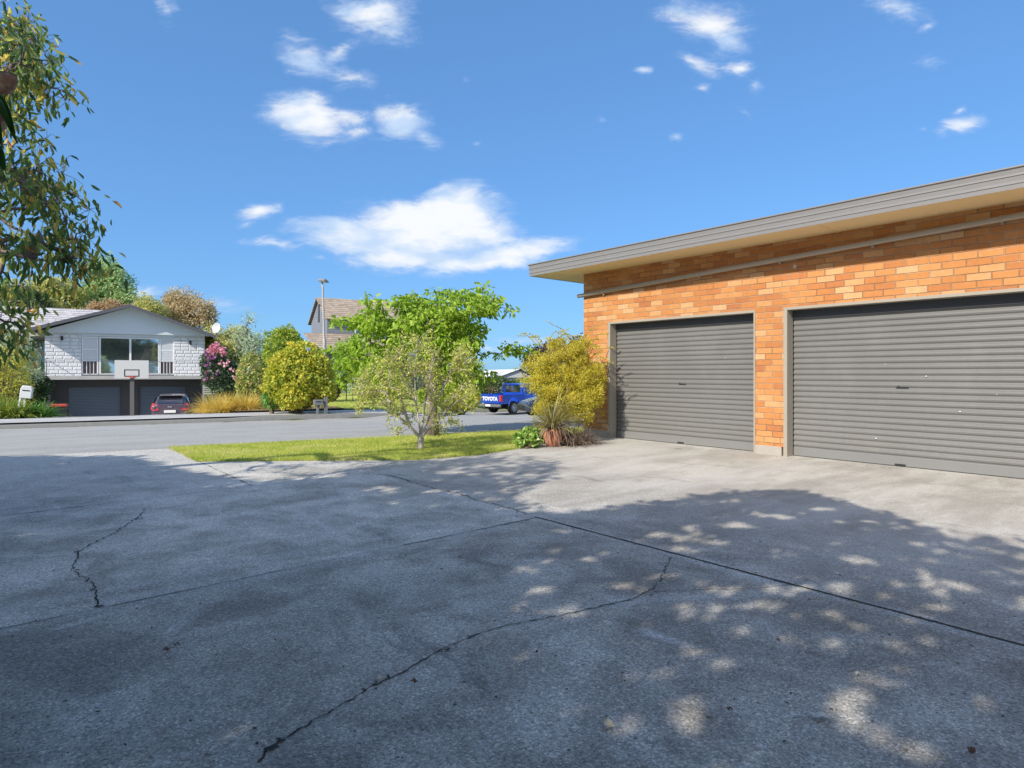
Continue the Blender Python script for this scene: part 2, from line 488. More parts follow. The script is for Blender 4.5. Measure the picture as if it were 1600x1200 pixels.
def mat_blockwall(name, base, mort, RH=.2, RW=.42, rough_face=1.0):
    m, nt, b = newmat(name)
    p = nt.obj(); X, Y, Z = nt.sep(p)
    run = nt.math('ADD', X, Y)
    row = nt.math('FLOOR', nt.math('DIVIDE', Z, RH)); fz = nt.math('FRACT', nt.math('DIVIDE', Z, RH))
    jit = nt.new('ShaderNodeTexWhiteNoise', noise_dimensions='1D'); nt.put(jit.inputs['W'], row)
    cx = nt.math('ADD', nt.math('DIVIDE', run, RW), jit.outputs['Value'])
    fx = nt.math('FRACT', cx)
    ex = nt.math('MULTIPLY', nt.math('SUBTRACT', .5, nt.math('ABSOLUTE', nt.math('SUBTRACT', fx, .5))), RW)
    ez = nt.math('MULTIPLY', nt.math('SUBTRACT', .5, nt.math('ABSOLUTE', nt.math('SUBTRACT', fz, .5))), RH)
    e = nt.math('MINIMUM', ex, ez)
    mo = nt.math('SUBTRACT', 1.0, nt.smooth(e, .008, .02))
    n = nt.noise(p, 9, 5, .7)
    c = nt.mix(mo, nt.mix(n, [x*.82 for x in base], base), mort)
    nt.put(b.inputs['Base Color'], c); b.inputs['Roughness'].default_value = .7
    h = nt.math('ADD', nt.smooth(e, .0, .045), nt.math('MULTIPLY', nt.noise(p, 12, 4, .7), .9*rough_face))
    nt.put(b.inputs['Normal'], nt.bump(h, .9, .03))
    return m

def mat_stripes(name, c0, c1, axis, pitch, duty=.82, rough=.5, bumpd=.02, metal=0, jitter=.1, rowvar=.12):
    """boards, tiles or slats laid in courses along one axis"""
    m, nt, b = newmat(name)
    p = nt.obj(); A = nt.sep(p)[axis]
    f = nt.math('FRACT', nt.math('DIVIDE', A, pitch)); row = nt.math('FLOOR', nt.math('DIVIDE', A, pitch))
    wn = nt.new('ShaderNodeTexWhiteNoise', noise_dimensions='1D'); nt.put(wn.inputs['W'], row)
    gap = nt.smooth(f, duty, duty+.06)
    n = nt.noise(p, 5, 5, .65)
    base = nt.mix(nt.math('ADD', nt.math('MULTIPLY', n, .7), nt.math('MULTIPLY', wn.outputs['Value'], .3)), [x*(1-rowvar) for x in c0], [min(1, x*(1+rowvar)) for x in c0])
    c = nt.mix(gap, base, c1)
    nt.put(b.inputs['Base Color'], c); b.inputs['Roughness'].default_value = rough; b.inputs['Metallic'].default_value = metal
    nt.put(b.inputs['Normal'], nt.bump(nt.math('SUBTRACT', f, gap), .8, bumpd))
    return m

def mat_tiles(name, ca, cb, dark, pitch=.3, wpitch=.33):
    m, nt, b = newmat(name)
    tc = nt.new('ShaderNodeTexCoord'); p = tc.outputs['Object']; X, Y, Z = nt.sep(p)
    row = nt.math('FLOOR', nt.math('DIVIDE', Z, pitch)); f = nt.math('FRACT', nt.math('DIVIDE', Z, pitch))
    cxx = nt.math('DIVIDE', nt.math('ADD', X, nt.math('MULTIPLY', row, .15)), wpitch)
    col = nt.math('FLOOR', cxx); fx = nt.math('FRACT', cxx)
    wn = nt.new('ShaderNodeTexWhiteNoise', noise_dimensions='2D'); nt.put(wn.inputs['Vector'], nt.comb(row, col))
    c = nt.mix(wn.outputs['Value'], ca, cb)
    k = nt.math('SUBTRACT', 1.0, nt.smooth(f, .12, .26))
    c = nt.mix(k, c, dark)
    c = nt.mix(nt.math('MULTIPLY', nt.math('LESS_THAN', fx, .1), .35), c, dark)
    c = nt.mix(.4, c, nt.mix(1.0, c, nt.ramp(nt.noise(p, 3, 4, .6), [(.3, .75), (.7, 1.2)]), 'MULTIPLY'))
    nt.put(b.inputs['Base Color'], c); b.inputs['Roughness'].default_value = .75
    nt.put(b.inputs['Normal'], nt.bump(nt.math('SUBTRACT', 1.0, f), .8, .03))
    return m

def mat_bark(name, c0, c1, scale=18):
    m, nt, b = newmat(name)
    p = nt.obj()
    X, Y, Z = nt.sep(p)
    n = nt.noise(nt.comb(X, Y, nt.math('MULTIPLY', Z, .25)), scale, 6, .7, .5)
    nt.put(b.inputs['Base Color'], nt.mix(nt.smooth(n, .35, .65), c0, c1)); b.inputs['Roughness'].default_value = .9
    nt.put(b.inputs['Normal'], nt.bump(n, .7, .012))
    return m

def mat_grass(name, c0, c1, c2, scale=1.2):
    m, nt, b = newmat(name)
    p = nt.obj()
    n = nt.noise(p, scale, 5, .65); n2 = nt.noise(p, 40, 3, .7)
    c = nt.mix(nt.smooth(n, .35, .62), c0, c1)
    c = nt.mix(nt.smooth(nt.noise(p, scale*1.7, 4, .6, .4), .56, .72), c, c2)
    c = nt.mix(nt.math('MULTIPLY', nt.smooth(nt.noise(p, scale*3.1, 5, .7), .60, .70), .7), c, [.42, .34, .20])
    c = nt.mix(.6, c, nt.mix(1.0, c, nt.ramp(n2, [(.3, .55), (.7, 1.3)]), 'MULTIPLY'))
    nt.put(b.inputs['Base Color'], c); b.inputs['Roughness'].default_value = .9; b.inputs['Specular IOR Level'].default_value = .1
    nt.put(b.inputs['Normal'], nt.bump(n2, .8, .03))
    return m

def mat_glass(name, col=(.03, .035, .04), rough=.04, metal=0):
    m, nt, b = newmat(name)
    b.inputs['Base Color'].default_value = (*col, 1); b.inputs['Roughness'].default_value = rough
    b.inputs['Specular IOR Level'].default_value = 1.0; b.inputs['IOR'].default_value = 1.9; b.inputs['Metallic'].default_value = metal
    n = nt.noise(nt.obj(), .8, 2)
    nt.put(b.inputs['Normal'], nt.bump(n, .04, .05))
    return m

def mat_paint(name, col, rough=.25, metal=.3):
    m, nt, b = newmat(name)
    n = nt.noise(nt.obj(), 4, 4)
    nt.put(b.inputs['Base Color'], nt.mix(n, [x*.85 for x in col], col))
    b.inputs['Metallic'].default_value = metal
    nt.put(b.inputs['Roughness'], nt.math('MULTIPLY_ADD', n, .15, rough-.05))
    b.inputs['Coat Weight'].default_value = .7; b.inputs['Coat Roughness'].default_value = .08
    return m

M_drive = mat_driveway()
M_road = mat_asphalt('road_asphalt', [.31, .305, .29], [.37, .365, .345])
M_path = mat_asphalt('footpath_concrete', [.38, .37, .35], [.48, .47, .45], 60)
M_kerb = plain('kerb_concrete', [.20, .20, .19], .85, var=.25, scale=8, bump=.3)
M_kerbpale = plain('pale_kerb_concrete', [.42, .40, .37], .85, var=.2, scale=8, bump=.3)
M_brick = mat_brick()
M_dark = plain('dark_gap', [.012, .012, .012], .9)
M_crack = plain('crack_dirt', [.04, .038, .034], .95, var=.4, scale=30)
M_fascia = plain('fascia_steel', [.235, .225, .22], .42, .15, .05, 3)
M_soffit = plain('soffit_cream', [.85, .66, .36], .75, var=.05, scale=2)
M_pipe = plain('pipe_taupe', [.40, .34, .27], .5, var=.06)
M_jamb = plain('jamb_taupe', [.33, .29, .235], .55, var=.05, scale=4)
M_plinth = plain('plinth_concrete', [.36, .33, .29], .85, var=.14, scale=12, bump=.25)
M_roofing = plain('roof_steel', [.2, .2, .2], .5, .2)
M_ground = mat_grass('earth_and_grass', [.07, .10, .025], [.11, .13, .035], [.16, .13, .07], .4)
M_lawn = mat_grass('lawn_turf', [.34, .42, .08], [.50, .53, .12], [.66, .56, .27], 1.5)
M_steel = plain('galvanised_steel', [.26, .27, .28], .4, .6, .08)
M_white = plain('white_paint', [.78, .78, .78], .5, var=.04)
M_black = plain('black_plastic', [.02, .02, .021], .45)
M_tyre = plain('tyre_rubber', [.02, .02, .02], .85)
M_glass = mat_glass('window_glass', (.78, .82, .86), .03, .95)
M_carglass = mat_glass('car_glass', (.015, .018, .02))

# ------------------------------------------------------------------ ground, road, driveway, lawn
def ground():
    xs = np.unique(np.concatenate([np.arange(-44, 20, .8), np.array([-2500, -900, -400, -200, -120, -80, -60, -50, 24, 30, 40, 60, 90, 150, 300, 700, 2500])]))
    ys = np.unique(np.concatenate([np.array([-2500, -800, -200, -80, -40, -20, -10, -4]), np.arange(0, 62, .8), np.array([66, 72, 80, 90, 110, 150, 250, 500, 1000, 2500])]))
    V = [(x, y, G(x, y)-.06) for y in ys for x in xs]
    nx = len(xs)
    F = [(j*nx+i, j*nx+i+1, (j+1)*nx+i+1, (j+1)*nx+i) for j in range(len(ys)-1) for i in range(nx-1)]
    me = bpy.data.meshes.new('ground'); me.from_pydata(V, [], F); me.materials.append(M_ground)
    me.polygons.foreach_set('use_smooth', [True]*len(F))
    o = bpy.data.objects.new('ground', me); COL.objects.link(o); tag(o, kind='structure')
ground()

LC = [(-5.37, 9.72), (-4.19, 8.24), (-2.7, 8.33), (-1.31, 8.40), (-.55, 8.85), (.0, 9.52), (.33, 10.35), (.9, 11.3), (1.37, 11.72)]
n0 = fromtq(0, -34)
drive_poly = [n0] + [(-5.37, 9.72)] + LC[1:] + [gw(.05, -.01), gw(.06, -.45), gw(15, -.45), gw(15, 22), (-26, -14)]
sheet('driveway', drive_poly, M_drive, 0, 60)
# road: runs past the drive, then widens and falls away to the right
q_right = fromtq(0, 30)
road_poly = [fromtq(.12, -34), fromtq(.12, 9), fromtq(.12, 26), (22, 38), (14, 44), (-3.2, 39.5), (-3.0, 36), (-2.55, 28), (-2.3, 23), (-2.7, 20.8), fromtq(8, 4.6), fromtq(8, -34)]
sheet('road', road_poly, M_road, -.02, 1.0)
# near edge strip between lawn/drive and road
mb = MB()
for a in np.arange(-34, 12, 1.0):
    p, q, r, s = fromtq(0, a), fromtq(0, a+1), fromtq(.13, a+1), fromtq(.13, a)
    zz = .006
    mb.face([(p[0], p[1], zz), (q[0], q[1], zz), (r[0], r[1], zz-.012), (s[0], s[1], zz-.012)])
tag(mb.build('kerb', M_kerbpale), kind='structure')
# footpath
fp = [fromtq(8.15, q) for q in np.linspace(-34, 4.9, 30)] + [(-2.1, 21.4)] + [(-3.6, 22.6)] + [fromtq(10.0, q) for q in np.linspace(4.6, -34, 30)]
sheet('footpath', fp, M_path, .0, .8)
mb = MB()
prev = None
for q in np.arange(-34, 5.4, .4):
    low = ss(-4.9, -4.3, q)*(1-ss(.2, 1.2, q))
    h = .015*low + .085*(1-low)
    p = fromtq(8.0, q); r = fromtq(8.15, q); s = fromtq(7.96, q)
    zb = G(*fromtq(7.95, q))-.02; zt = G(*fromtq(8.3, q)) + .004
    cur = [(s[0], s[1], zb-.02), (p[0], p[1], zt-.015+0*h), (p[0]+.02*RB[0], p[1]+.02*RB[1], zt), (r[0], r[1], zt)]
    if prev:
        for i in range(3): mb.face([prev[i], cur[i], cur[i+1], prev[i+1]])
    prev = cur
kp = [(-2.65, 20.9), (-2.3, 23), (-2.55, 28), (-3.0, 36), (-3.2, 39.6), (14, 44.1)]
prev = None
for i in range(len(kp)-1):
    for f in np.linspace(0, 1, 9):
        x = kp[i][0]*(1-f)+kp[i+1][0]*f; y = kp[i][1]*(1-f)+kp[i+1][1]*f
        dx, dy = kp[i+1][0]-kp[i][0], kp[i+1][1]-kp[i][1]; l = math.hypot(dx, dy); nx, ny = -dy/l, dx/l
        z = G(x, y)
        cur = [(x, y, z-.05), (x, y, z+.09), (x+.15*nx, y+.15*ny, z+.10), (x+.15*nx, y+.15*ny, z-.05)]
        if prev:
            for k in range(3): mb.face([prev[k], cur[k], cur[k+1], prev[k+1]])
        prev = cur
tag(mb.build('far_kerb', M_kerb), kind='structure')
mb = MB()
# crossing down to the house opposite
dp = [fromtq(10.02, -4.3), fromtq(10.02, .3), fromtq(14, .4), fromtq(31, .6), fromtq(31, -9.5), fromtq(22, -8), fromtq(15, -4.6)]
sheet('sloping_drive', dp, M_path, .01, 1.0)
# gravelly grass verge seen beyond the footpath at the right
sheet('verge', [fromtq(10.05, 4.0), (-3.8, 22.8), (-2.75, 23.4), (-2.75, 28), (-3.2, 36), (-3.4, 40), (14, 44.5), (16, 50), (-16, 50), fromtq(13.2, 4.2)], M_lawn, -.01, 1.0)
sheet('neighbour_lawn', [fromtq(10.05, 2.2), fromtq(10.05, 7), fromtq(20, 8), fromtq(24, 3), fromtq(14, 1.8)], M_lawn, .03, 1.0)

# lawn slab
lp = LC[:-1] + [(1.37, 11.9), (3.6, 14.3)] 
e1 = fromtq(0, 8.5)
lawn_poly = LC + [(2.2, 12.6), fromtq(0, 8.6)]
def lawn():
    mb = MB(); n = len(lawn_poly)
    mb.prism(lawn_poly, -.03, .022)
    return tag(mb.build('lawn', M_lawn), kind='structure')
lawn()

def inpoly(x, y, poly):
    c = False; j = len(poly)-1
    for i in range(len(poly)):
        xi, yi = poly[i]; xj, yj = poly[j]
        if (yi > y) != (yj > y) and x < (xj-xi)*(y-yi)/(yj-yi)+xi: c = not c
        j = i
    return c
def scatter(poly, n, rag=0):
    xs = [p[0] for p in poly]; ys = [p[1] for p in poly]; out = []
    while len(out) < n:
        x = random.uniform(min(xs), max(xs)); y = random.uniform(min(ys), max(ys))
        if inpoly(x+random.gauss(0, rag), y+random.gauss(0, rag), poly): out.append((x, y))
    return np.array(out)
LG = leafmat('lawn_blade', [(0, (.26, .36, .06)), (.35, (.42, .50, .08)), (.65, (.60, .60, .16)), (.85, (.74, .66, .32)), (1, (.86, .74, .50))], .45, .8, patch=1.4, pscale=1.6)
P2 = scatter(lawn_poly, 60000, .025)
P = np.column_stack([P2, np.full(len(P2), .018)])
D = rdir(len(P))*.75; D[:, 2] = np.abs(D[:, 2]) + .5
Lb = R.uniform(.02, .05, len(P))
tag(leaves('lawn_grass', P, D, Lb, .006, LG, tmpl=BLADE), 'short sunlit lawn grass in front of the garage corner', 'grass', kind='stuff')
# tufts along the lawn edge
E = []
for (a, b) in zip(LC, LC[1:]):
    for k in range(int(900*math.hypot(b[0]-a[0], b[1]-a[1])/1.5)):
        f = random.random(); E.append((a[0]*(1-f)+b[0]*f + random.gauss(0, .025), a[1]*(1-f)+b[1]*f + random.gauss(0, .025), .0))
E = np.array(E); D = rdir(len(E))*.8; D[:, 2] = np.abs(D[:, 2])+.4
tag(leaves('edge_grass', E, D, R.uniform(.03, .08, len(E)), .006, LG, tmpl=BLADE), 'ragged longer grass along the driveway edge of the lawn', 'grass', kind='stuff')
# far lawn blades
FG = scatter([fromtq(10.1, 1.4), fromtq(10.1, 8.5), fromtq(18, 8), fromtq(18, 2)], 12000)
Z = np.array([G(x, y)+.02 for x, y in FG]); P = np.column_stack([FG, Z])
D = rdir(len(P))*.7; D[:, 2] = np.abs(D[:, 2])+.5
tag(leaves('verge_grass', P, D, R.uniform(.04, .09, len(P)), .014, LG, tmpl=BLADE), 'rough grass behind the far footpath', 'grass', kind='stuff')

# joints and cracks
def ribbon(mb, pts, w, z=.004):
    n = len(pts)
    for i in range(n-1):
        a, b = Vector((*pts[i], 0)), Vector((*pts[i+1], 0)); d = (b-a)
        if d.length < 1e-6: continue
        s = Vector((-d.y, d.x, 0)).normalized()
        wa = w*(.35+1.2*random.random()) if w < .011 else w*(.8+.4*random.random())
        mb.face([(a.x-s.x*wa/2, a.y-s.y*wa/2, z), (b.x-s.x*wa/2, b.y-s.y*wa/2, z), (b.x+s.x*wa/2, b.y+s.y*wa/2, z), (a.x+s.x*wa/2, a.y+s.y*wa/2, z)])
def jag(pts, amp, step=.05):
    out = []
    for (a, b) in zip(pts, pts[1:]):
        L = math.hypot(b[0]-a[0], b[1]-a[1]); n = max(2, int(L/step))
        for k in range(n):
            f = k/n; out.append((a[0]*(1-f)+b[0]*f+random.gauss(0, amp), a[1]*(1-f)+b[1]*f+random.gauss(0, amp)))
    return out + [pts[-1]]
mb = MB()
ribbon(mb, jag([gw(4.33, 5.2), gw(6, 5.19), gw(15, 5.15)], .0025, .12), .016)
ribbon(mb, jag([gw(4.36, 5.2), gw(4.38, 9), gw(4.4, 15)], .002, .2), .006)
ribbon(mb, jag([gw(1.45, 5.15), gw(1.4, 6.5), gw(1.47, 8.6), gw(1.5, 12)], .003, .2), .005)
ribbon(mb, jag([gw(-1.05, 6.5), gw(1.40, 6.53)], .003, .15), .009)
ribbon(mb, jag([gw(4.05, .05), gw(4.08, 2.2)], .003, .12), .003)
tag(mb.build('driveway_joint', M_crack), kind='structure')
mb = MB()
ribbon(mb, jag([gp(*p) for p in [(405, 1195), (418, 1170), (470, 1140), (540, 1098), (590, 1070), (640, 1045), (690, 1015), (735, 995), (790, 978), (860, 965), (930, 950), (985, 938)]], .005, .025), .0065)
ribbon(mb, jag([gp(*p) for p in [(985, 938), (1020, 920), (1032, 905), (1042, 885), (1048, 870)]], .005, .03), .0045)
ribbon(mb, jag([gp(*p) for p in [(1020, 925), (1100, 922), (1180, 920), (1255, 912)]], .004, .04), .003)
ribbon(mb, jag([gp(*p) for p in [(228, 795), (212, 812), (185, 830), (150, 847), (122, 863), (114, 890), (128, 900), (145, 912), (148, 930), (158, 950)]], .009, .03), .0065)
ribbon(mb, jag([gp(*p) for p in [(610, 743), (650, 756), (672, 762), (720, 772), (745, 782), (780, 790), (806, 797), (830, 808)]], .012, .05), .008)
ribbon(mb, jag([gp(*p) for p in [(0, 806), (60, 800), (130, 791)]], .006, .06), .010)
ribbon(mb, jag([gp(*p) for p in [(570, 740), (610, 743), (640, 752)]], .01, .06), .008)
for (px, py, q) in [(418, 1170, .022), (432, 1160, .016), (590, 1070, .014), (612, 1058, .012), (706, 1010, .02), (735, 995, .012), (985, 938, .010), (122, 863, .02), (185, 830, .018), (118, 893, .02), (213, 811, .02), (158, 948, .02), (780, 790, .02), (728, 775, .02), (1046, 874, .012)]:
    x, y = gp(px, py)
    for k in range(3):
        cx, cy = x+random.gauss(0, q*.8), y+random.gauss(0, q*.8); n = random.randint(5, 7); qq = q*random.uniform(.35, .9)
        mb.face([(cx+qq*random.uniform(.5, 1.1)*math.cos(2*PI*i/n), cy+qq*random.uniform(.35, .8)*math.sin(2*PI*i/n), .0055+.0006*k) for i in range(n)])
tag(mb.build('driveway_crack', M_crack), kind='structure')

# ------------------------------------------------------------------ brick garage
def garage():
    g = empty('brick_garage', (GO[0], GO[1], 0), GROT, 'long orange brick garage with a flat grey roof and two roller doors', 'garage')
    ZT, ZH = 3.066, 2.12
    t1a, t1b, t2a, t2b, TE, DP = .61, 3.455, 3.88, 8.9, 9.6, 7.0
    th = .24
    # local: x along wall toward the camera, y inward
    mb = MB(); p0 = .13
    def wallbox(a, b): mb.box(a, b)
    wallbox((0, 0, p0), (t1a, th, ZH)); wallbox((t1b, 0, p0), (t2a, th, ZH)); wallbox((t2b, 0, p0), (TE, th, ZH))
    wallbox((0, 0, ZH), (TE, th, ZT))
    wallbox((0, th, p0), (th, DP, ZT)); wallbox((TE-th, th, p0), (TE, DP, ZT)); wallbox((th, DP-th, p0), (TE-th, DP, ZT))
    mb.build('wall', M_brick, g)
    mb = MB()
    mb.box((-.004, -.006, -.1), (t1a-.002, th, p0)); mb.box((t1b-.006, -.006, -.1), (t2a-.03, th, p0)); mb.box((t2b, -.006, -.1), (TE, th, p0))
    mb.box((-.004, th, -.1), (th, DP, p0)); mb.box((TE-th, th, -.1), (TE+.004, DP, p0)); mb.box((th, DP-th, -.1), (TE-th, DP, p0))
    mb.build('plinth', M_plinth, g, bevel=.006)
    mb = MB()
    mb.box((-.79, -.655, ZT), (TE+.8, DP+.5, ZT+.012))
    for x in (2.2, 4.6, 7.0, 9.4): mb.box((x, -.655, ZT-.006), (x+.03, -.01, ZT))      # cover strips
    mb.build('soffit', M_soffit, g)
    mb = MB(); mb.box((-.77, -.635, ZT+.02), (TE+.78, DP+.48, ZT+.17)); mb.build('roof', M_roofing, g)
    # folded metal fascia: profile (out, z) swept along the front and the far end
    prof = [(0, 0), (.004, .0), (.006, .045), (.014, .052), (.014, .075), (.006, .082), (.010, .125), (.019, .132), (.019, .15), (.010, .156), (.016, .20), (.034, .212), (.034, .226), (.0, .226)]
    path = [(TE+.8, -.66), (-.80, -.66), (-.80, DP+.5)]
    mb = MB()
    dirs = [(0, -1), (-1, -1), (-1, 0)]
    rings = [[(px_+d[0]*o, py_+d[1]*o, ZT-.006+z) for o, z in prof] for (px_, py_), d in zip(path, dirs)]
    for a, b in zip(rings, rings[1:]):
        for i in range(len(prof)-1): mb.face([a[i], a[i+1], b[i+1], b[i]])
    mb.face(rings[0])
    mb.build('fascia', M_fascia, g)
    # waste pipe clipped to the bricks, falling to the far corner
    za, zb_ = 2.66, 2.905
    f = lambda t: za + (zb_-za)*(t/6.55)
    mb = MB(); mb.tube([(-.10, -.052, f(-.1)), (TE, -.052, f(TE))], .036, 14)
    pipe = mb.build('waste_pipe', M_pipe, g, smooth=True)
    for px_ in (945, 1095, 1220, 1365, 1567):
        s = .08877*(px_+11); t = (11.72-960/s)/.764
        mb = MB(); mb.tube([(t-.012, -.052, f(t)), (t+.012, -.052, f(t))], .041, 12); mb.box((t-.012, -.05, f(t)-.062), (t+.012, -.001, f(t)-.034))
        mb.build('bracket', M_pipe, pipe)
    mb = MB(); 
    # doors
    for ta, tb, seed in ((t1a, t1b, 3), (t2a, t2b, 5)):
        fw, fd, rec = .055, .02, .20
        mb = MB()
        mb.box((ta, -.012, 0), (ta+fw, rec-.03, ZH)); mb.box((tb-fw*.45, -.012, 0), (tb, rec-.03, ZH))
        mb.box((ta+fw, -.012, ZH-.04), (tb-fw*.45, rec-.03, ZH))
        mb.build('door_frame', M_jamb, g, bevel=.003)
        mb = MB(); n = 25; zt = ZH-.03; bot = .13
        pitch = (zt-bot)/n; P = []
        for i in range(n):
            z0 = bot+i*pitch
            P += [(.012, z0), (.010, z0+pitch*.12), (.000, z0+pitch*.26), (-.004, z0+pitch*.5), (.000, z0+pitch*.78), (.010, z0+pitch*.92)]
        P.append((.012, zt))
        x0, x1 = ta+fw+.004, tb-fw*.45-.004
        nb = 14
        for (ya, z0), (yb, z1) in zip(P, P[1:]):
            for k in range(nb):
                xa = x0+(x1-x0)*k/nb; xb = x0+(x1-x0)*(k+1)/nb
                w0 = .0015*math.sin(xa*2.1+seed)+rec-.02; w1 = .0015*math.sin(xb*2.1+seed)+rec-.02
                mb.face([(xa, ya+w0, z0), (xb, yb*0+ya+w1, z0), (xb, yb+w1, z1), (xa, yb+w0, z1)])
        d = mb.build('roller_door', M_door, g, smooth=True)
        tag(d, {3: 'narrower roller door beside the shrub', 5: 'wide roller door on the right'}[seed])
        mb = MB(); mb.box((x0, rec-.028, .007), (x1, rec+.01, bot)); mb.build('bottom_rail', M_doorrail, d, bevel=.006)
        mb = MB(); c = (x0+x1)/2
        if seed == 5: c = ta + 1.42
        mb.box((c-.06, rec-.045, .022), (c+.06, rec-.029, .034)); mb.build('pull_handle', M_black, d)
        mb = MB()
        zl = 1.0
        mb.box((c-.05, rec-.030, zl), (c+.09, rec-.020, zl+.008)); mb.lathe([(0, 0), (.008, 0), (.008, .006), (0, .006)], 10, (c-.02, rec-.034, zl+.02)); mb.build('lock', M_black, d)
        mb = MB(); mb.box((x0, rec-.022, .001), (x1, rec+.0, .0068)); mb.build('rubber_seal', M_black, d)
        mb = MB(); mb.box((x0, rec-.050, 1.965), (x1, rec-.030, ZH-.042)); mb.build('lintel_shadow_strip', plain('lintel_shadow_dark', [.055, .057, .065], .6), d)  # dark strip painting in the lintel's shadow across the top of the curtain
        mb = MB(); mb.box((x0, rec+.06, 0), (x1, rec+.08, ZH)); 
        if seed == 3:
            mb2 = MB(); mb2.box((x0+.02, rec-.034, 1.26), (x0+.10, rec-.018, 1.275)); mb2.build('slide_bolt', M_black, d)
        else:
            for (px_, z_) in ((1437, 1.14), (1358, .33), (1490, .72)):
                s = .08877*(px_+11); t = (11.72-960/s)/.764 + .02
                mb2 = MB(); mb2.lathe([(0, 0), (.010, .004), (.007, .012), (0, .014)], 8, (t, rec-.034, z_)); mb2.build('dent_mark', M_white, d)
    mb = MB(); mb.box((th, .5, .0), (TE-th, .52, ZH+.3)); mb.build('lining', M_dark, g)
    return g

def mat_door():
    m, nt, b = newmat('door_grey')
    p = nt.obj(); X, Y, Z = nt.sep(p)
    n = nt.noise(nt.comb(nt.math('MULTIPLY', X, .6), 0, nt.math('MULTIPLY', Z, 2.5)), 1.4, 4, .6)
    n2 = nt.noise(p, 22, 4, .6)
    c = nt.mix(n, [.135, .133, .127], [.160, .157, .150])
    # dust towards the bottom of the curtain and in the ribs
    dust = nt.math('MULTIPLY', nt.math('SUBTRACT', 1.0, nt.smooth(Z, .1, 1.1)), nt.math('MULTIPLY', n2, .5))
    fade = nt.smooth(nt.noise(nt.comb(nt.math('MULTIPLY', X, 1.3), 2.0, nt.math('MULTIPLY', Z, .5)), 1.1, 5, .65), .45, .7)
    c = nt.mix(nt.math('MULTIPLY', fade, .35), c, [.20, .195, .182])
    c = nt.mix(dust, c, [.22, .212, .195])
    v = nt.new('ShaderNodeTexVoronoi'); nt.put(v.inputs['Vector'], p); v.inputs['Scale'].default_value = 2.6
    k = nt.math('MULTIPLY', nt.math('LESS_THAN', v.outputs['Distance'], .022), .55)
    c = nt.mix(k, c, [.45, .44, .42])
    nt.put(b.inputs['Base Color'], c)
    nt.put(b.inputs['Roughness'], nt.math('MULTIPLY_ADD', n2, .15, .38)); b.inputs['Specular IOR Level'].default_value = .45
    nt.put(b.inputs['Normal'], nt.bump(nt.noise(p, 3, 3), .15, .02))
    return m
M_door = mat_door()
M_doorrail = plain('door_rail_grey', [.19, .188, .182], .5, var=.08, scale=5)
garage()

# ------------------------------------------------------------------ house opposite
HC = (-22.3, 35.5); HA = (.871, .492)
HROT = math.atan2(HA[1], HA[0])
def hx(px, d=0):
    u = (px-800)/960
    return (u*(HC[1]+.871*d) - (HC[0]-.492*d))/(.871-.492*u)
M_hwhite = mat_blockwall('white_split_block', [.78, .78, .80], [.52, .53, .56])
M_hboard = mat_stripes('gable_cladding', [.64, .69, .74], [.54, .59, .63], 0, 1.2, .985, .6, .004, rowvar=.03)
M_htile = mat_tiles('grey_roof_tiles', [.44, .42, .42], [.58, .55, .55], [.13, .12, .13], .155, .4)
M_hroof = plain('slate_roof_edge', [.11, .11, .125], .6)
M_char = plain('charcoal_render', [.06, .058, .06], .8, var=.18, scale=2.5)
M_hdoor = mat_stripes('navy_slat_door', [.085, .115, .15], [.025, .035, .05], 2, .085, .8, .5, .01)
M_conc = plain('deck_concrete', [.42, .40, .38], .8, var=.25, scale=2.5)
M_louv = mat_stripes('white_louvre', [.62, .64, .67], [.5, .52, .55], 2, .06, .8, .5, .008)
M_curtain = mat_stripes('brown_curtain', [.13, .10, .10], [.05, .035, .035], 0, .12, .7, .9, .01)
M_wood = plain('brown_timber', [.16, .09, .05], .6, var=.3, scale=8)

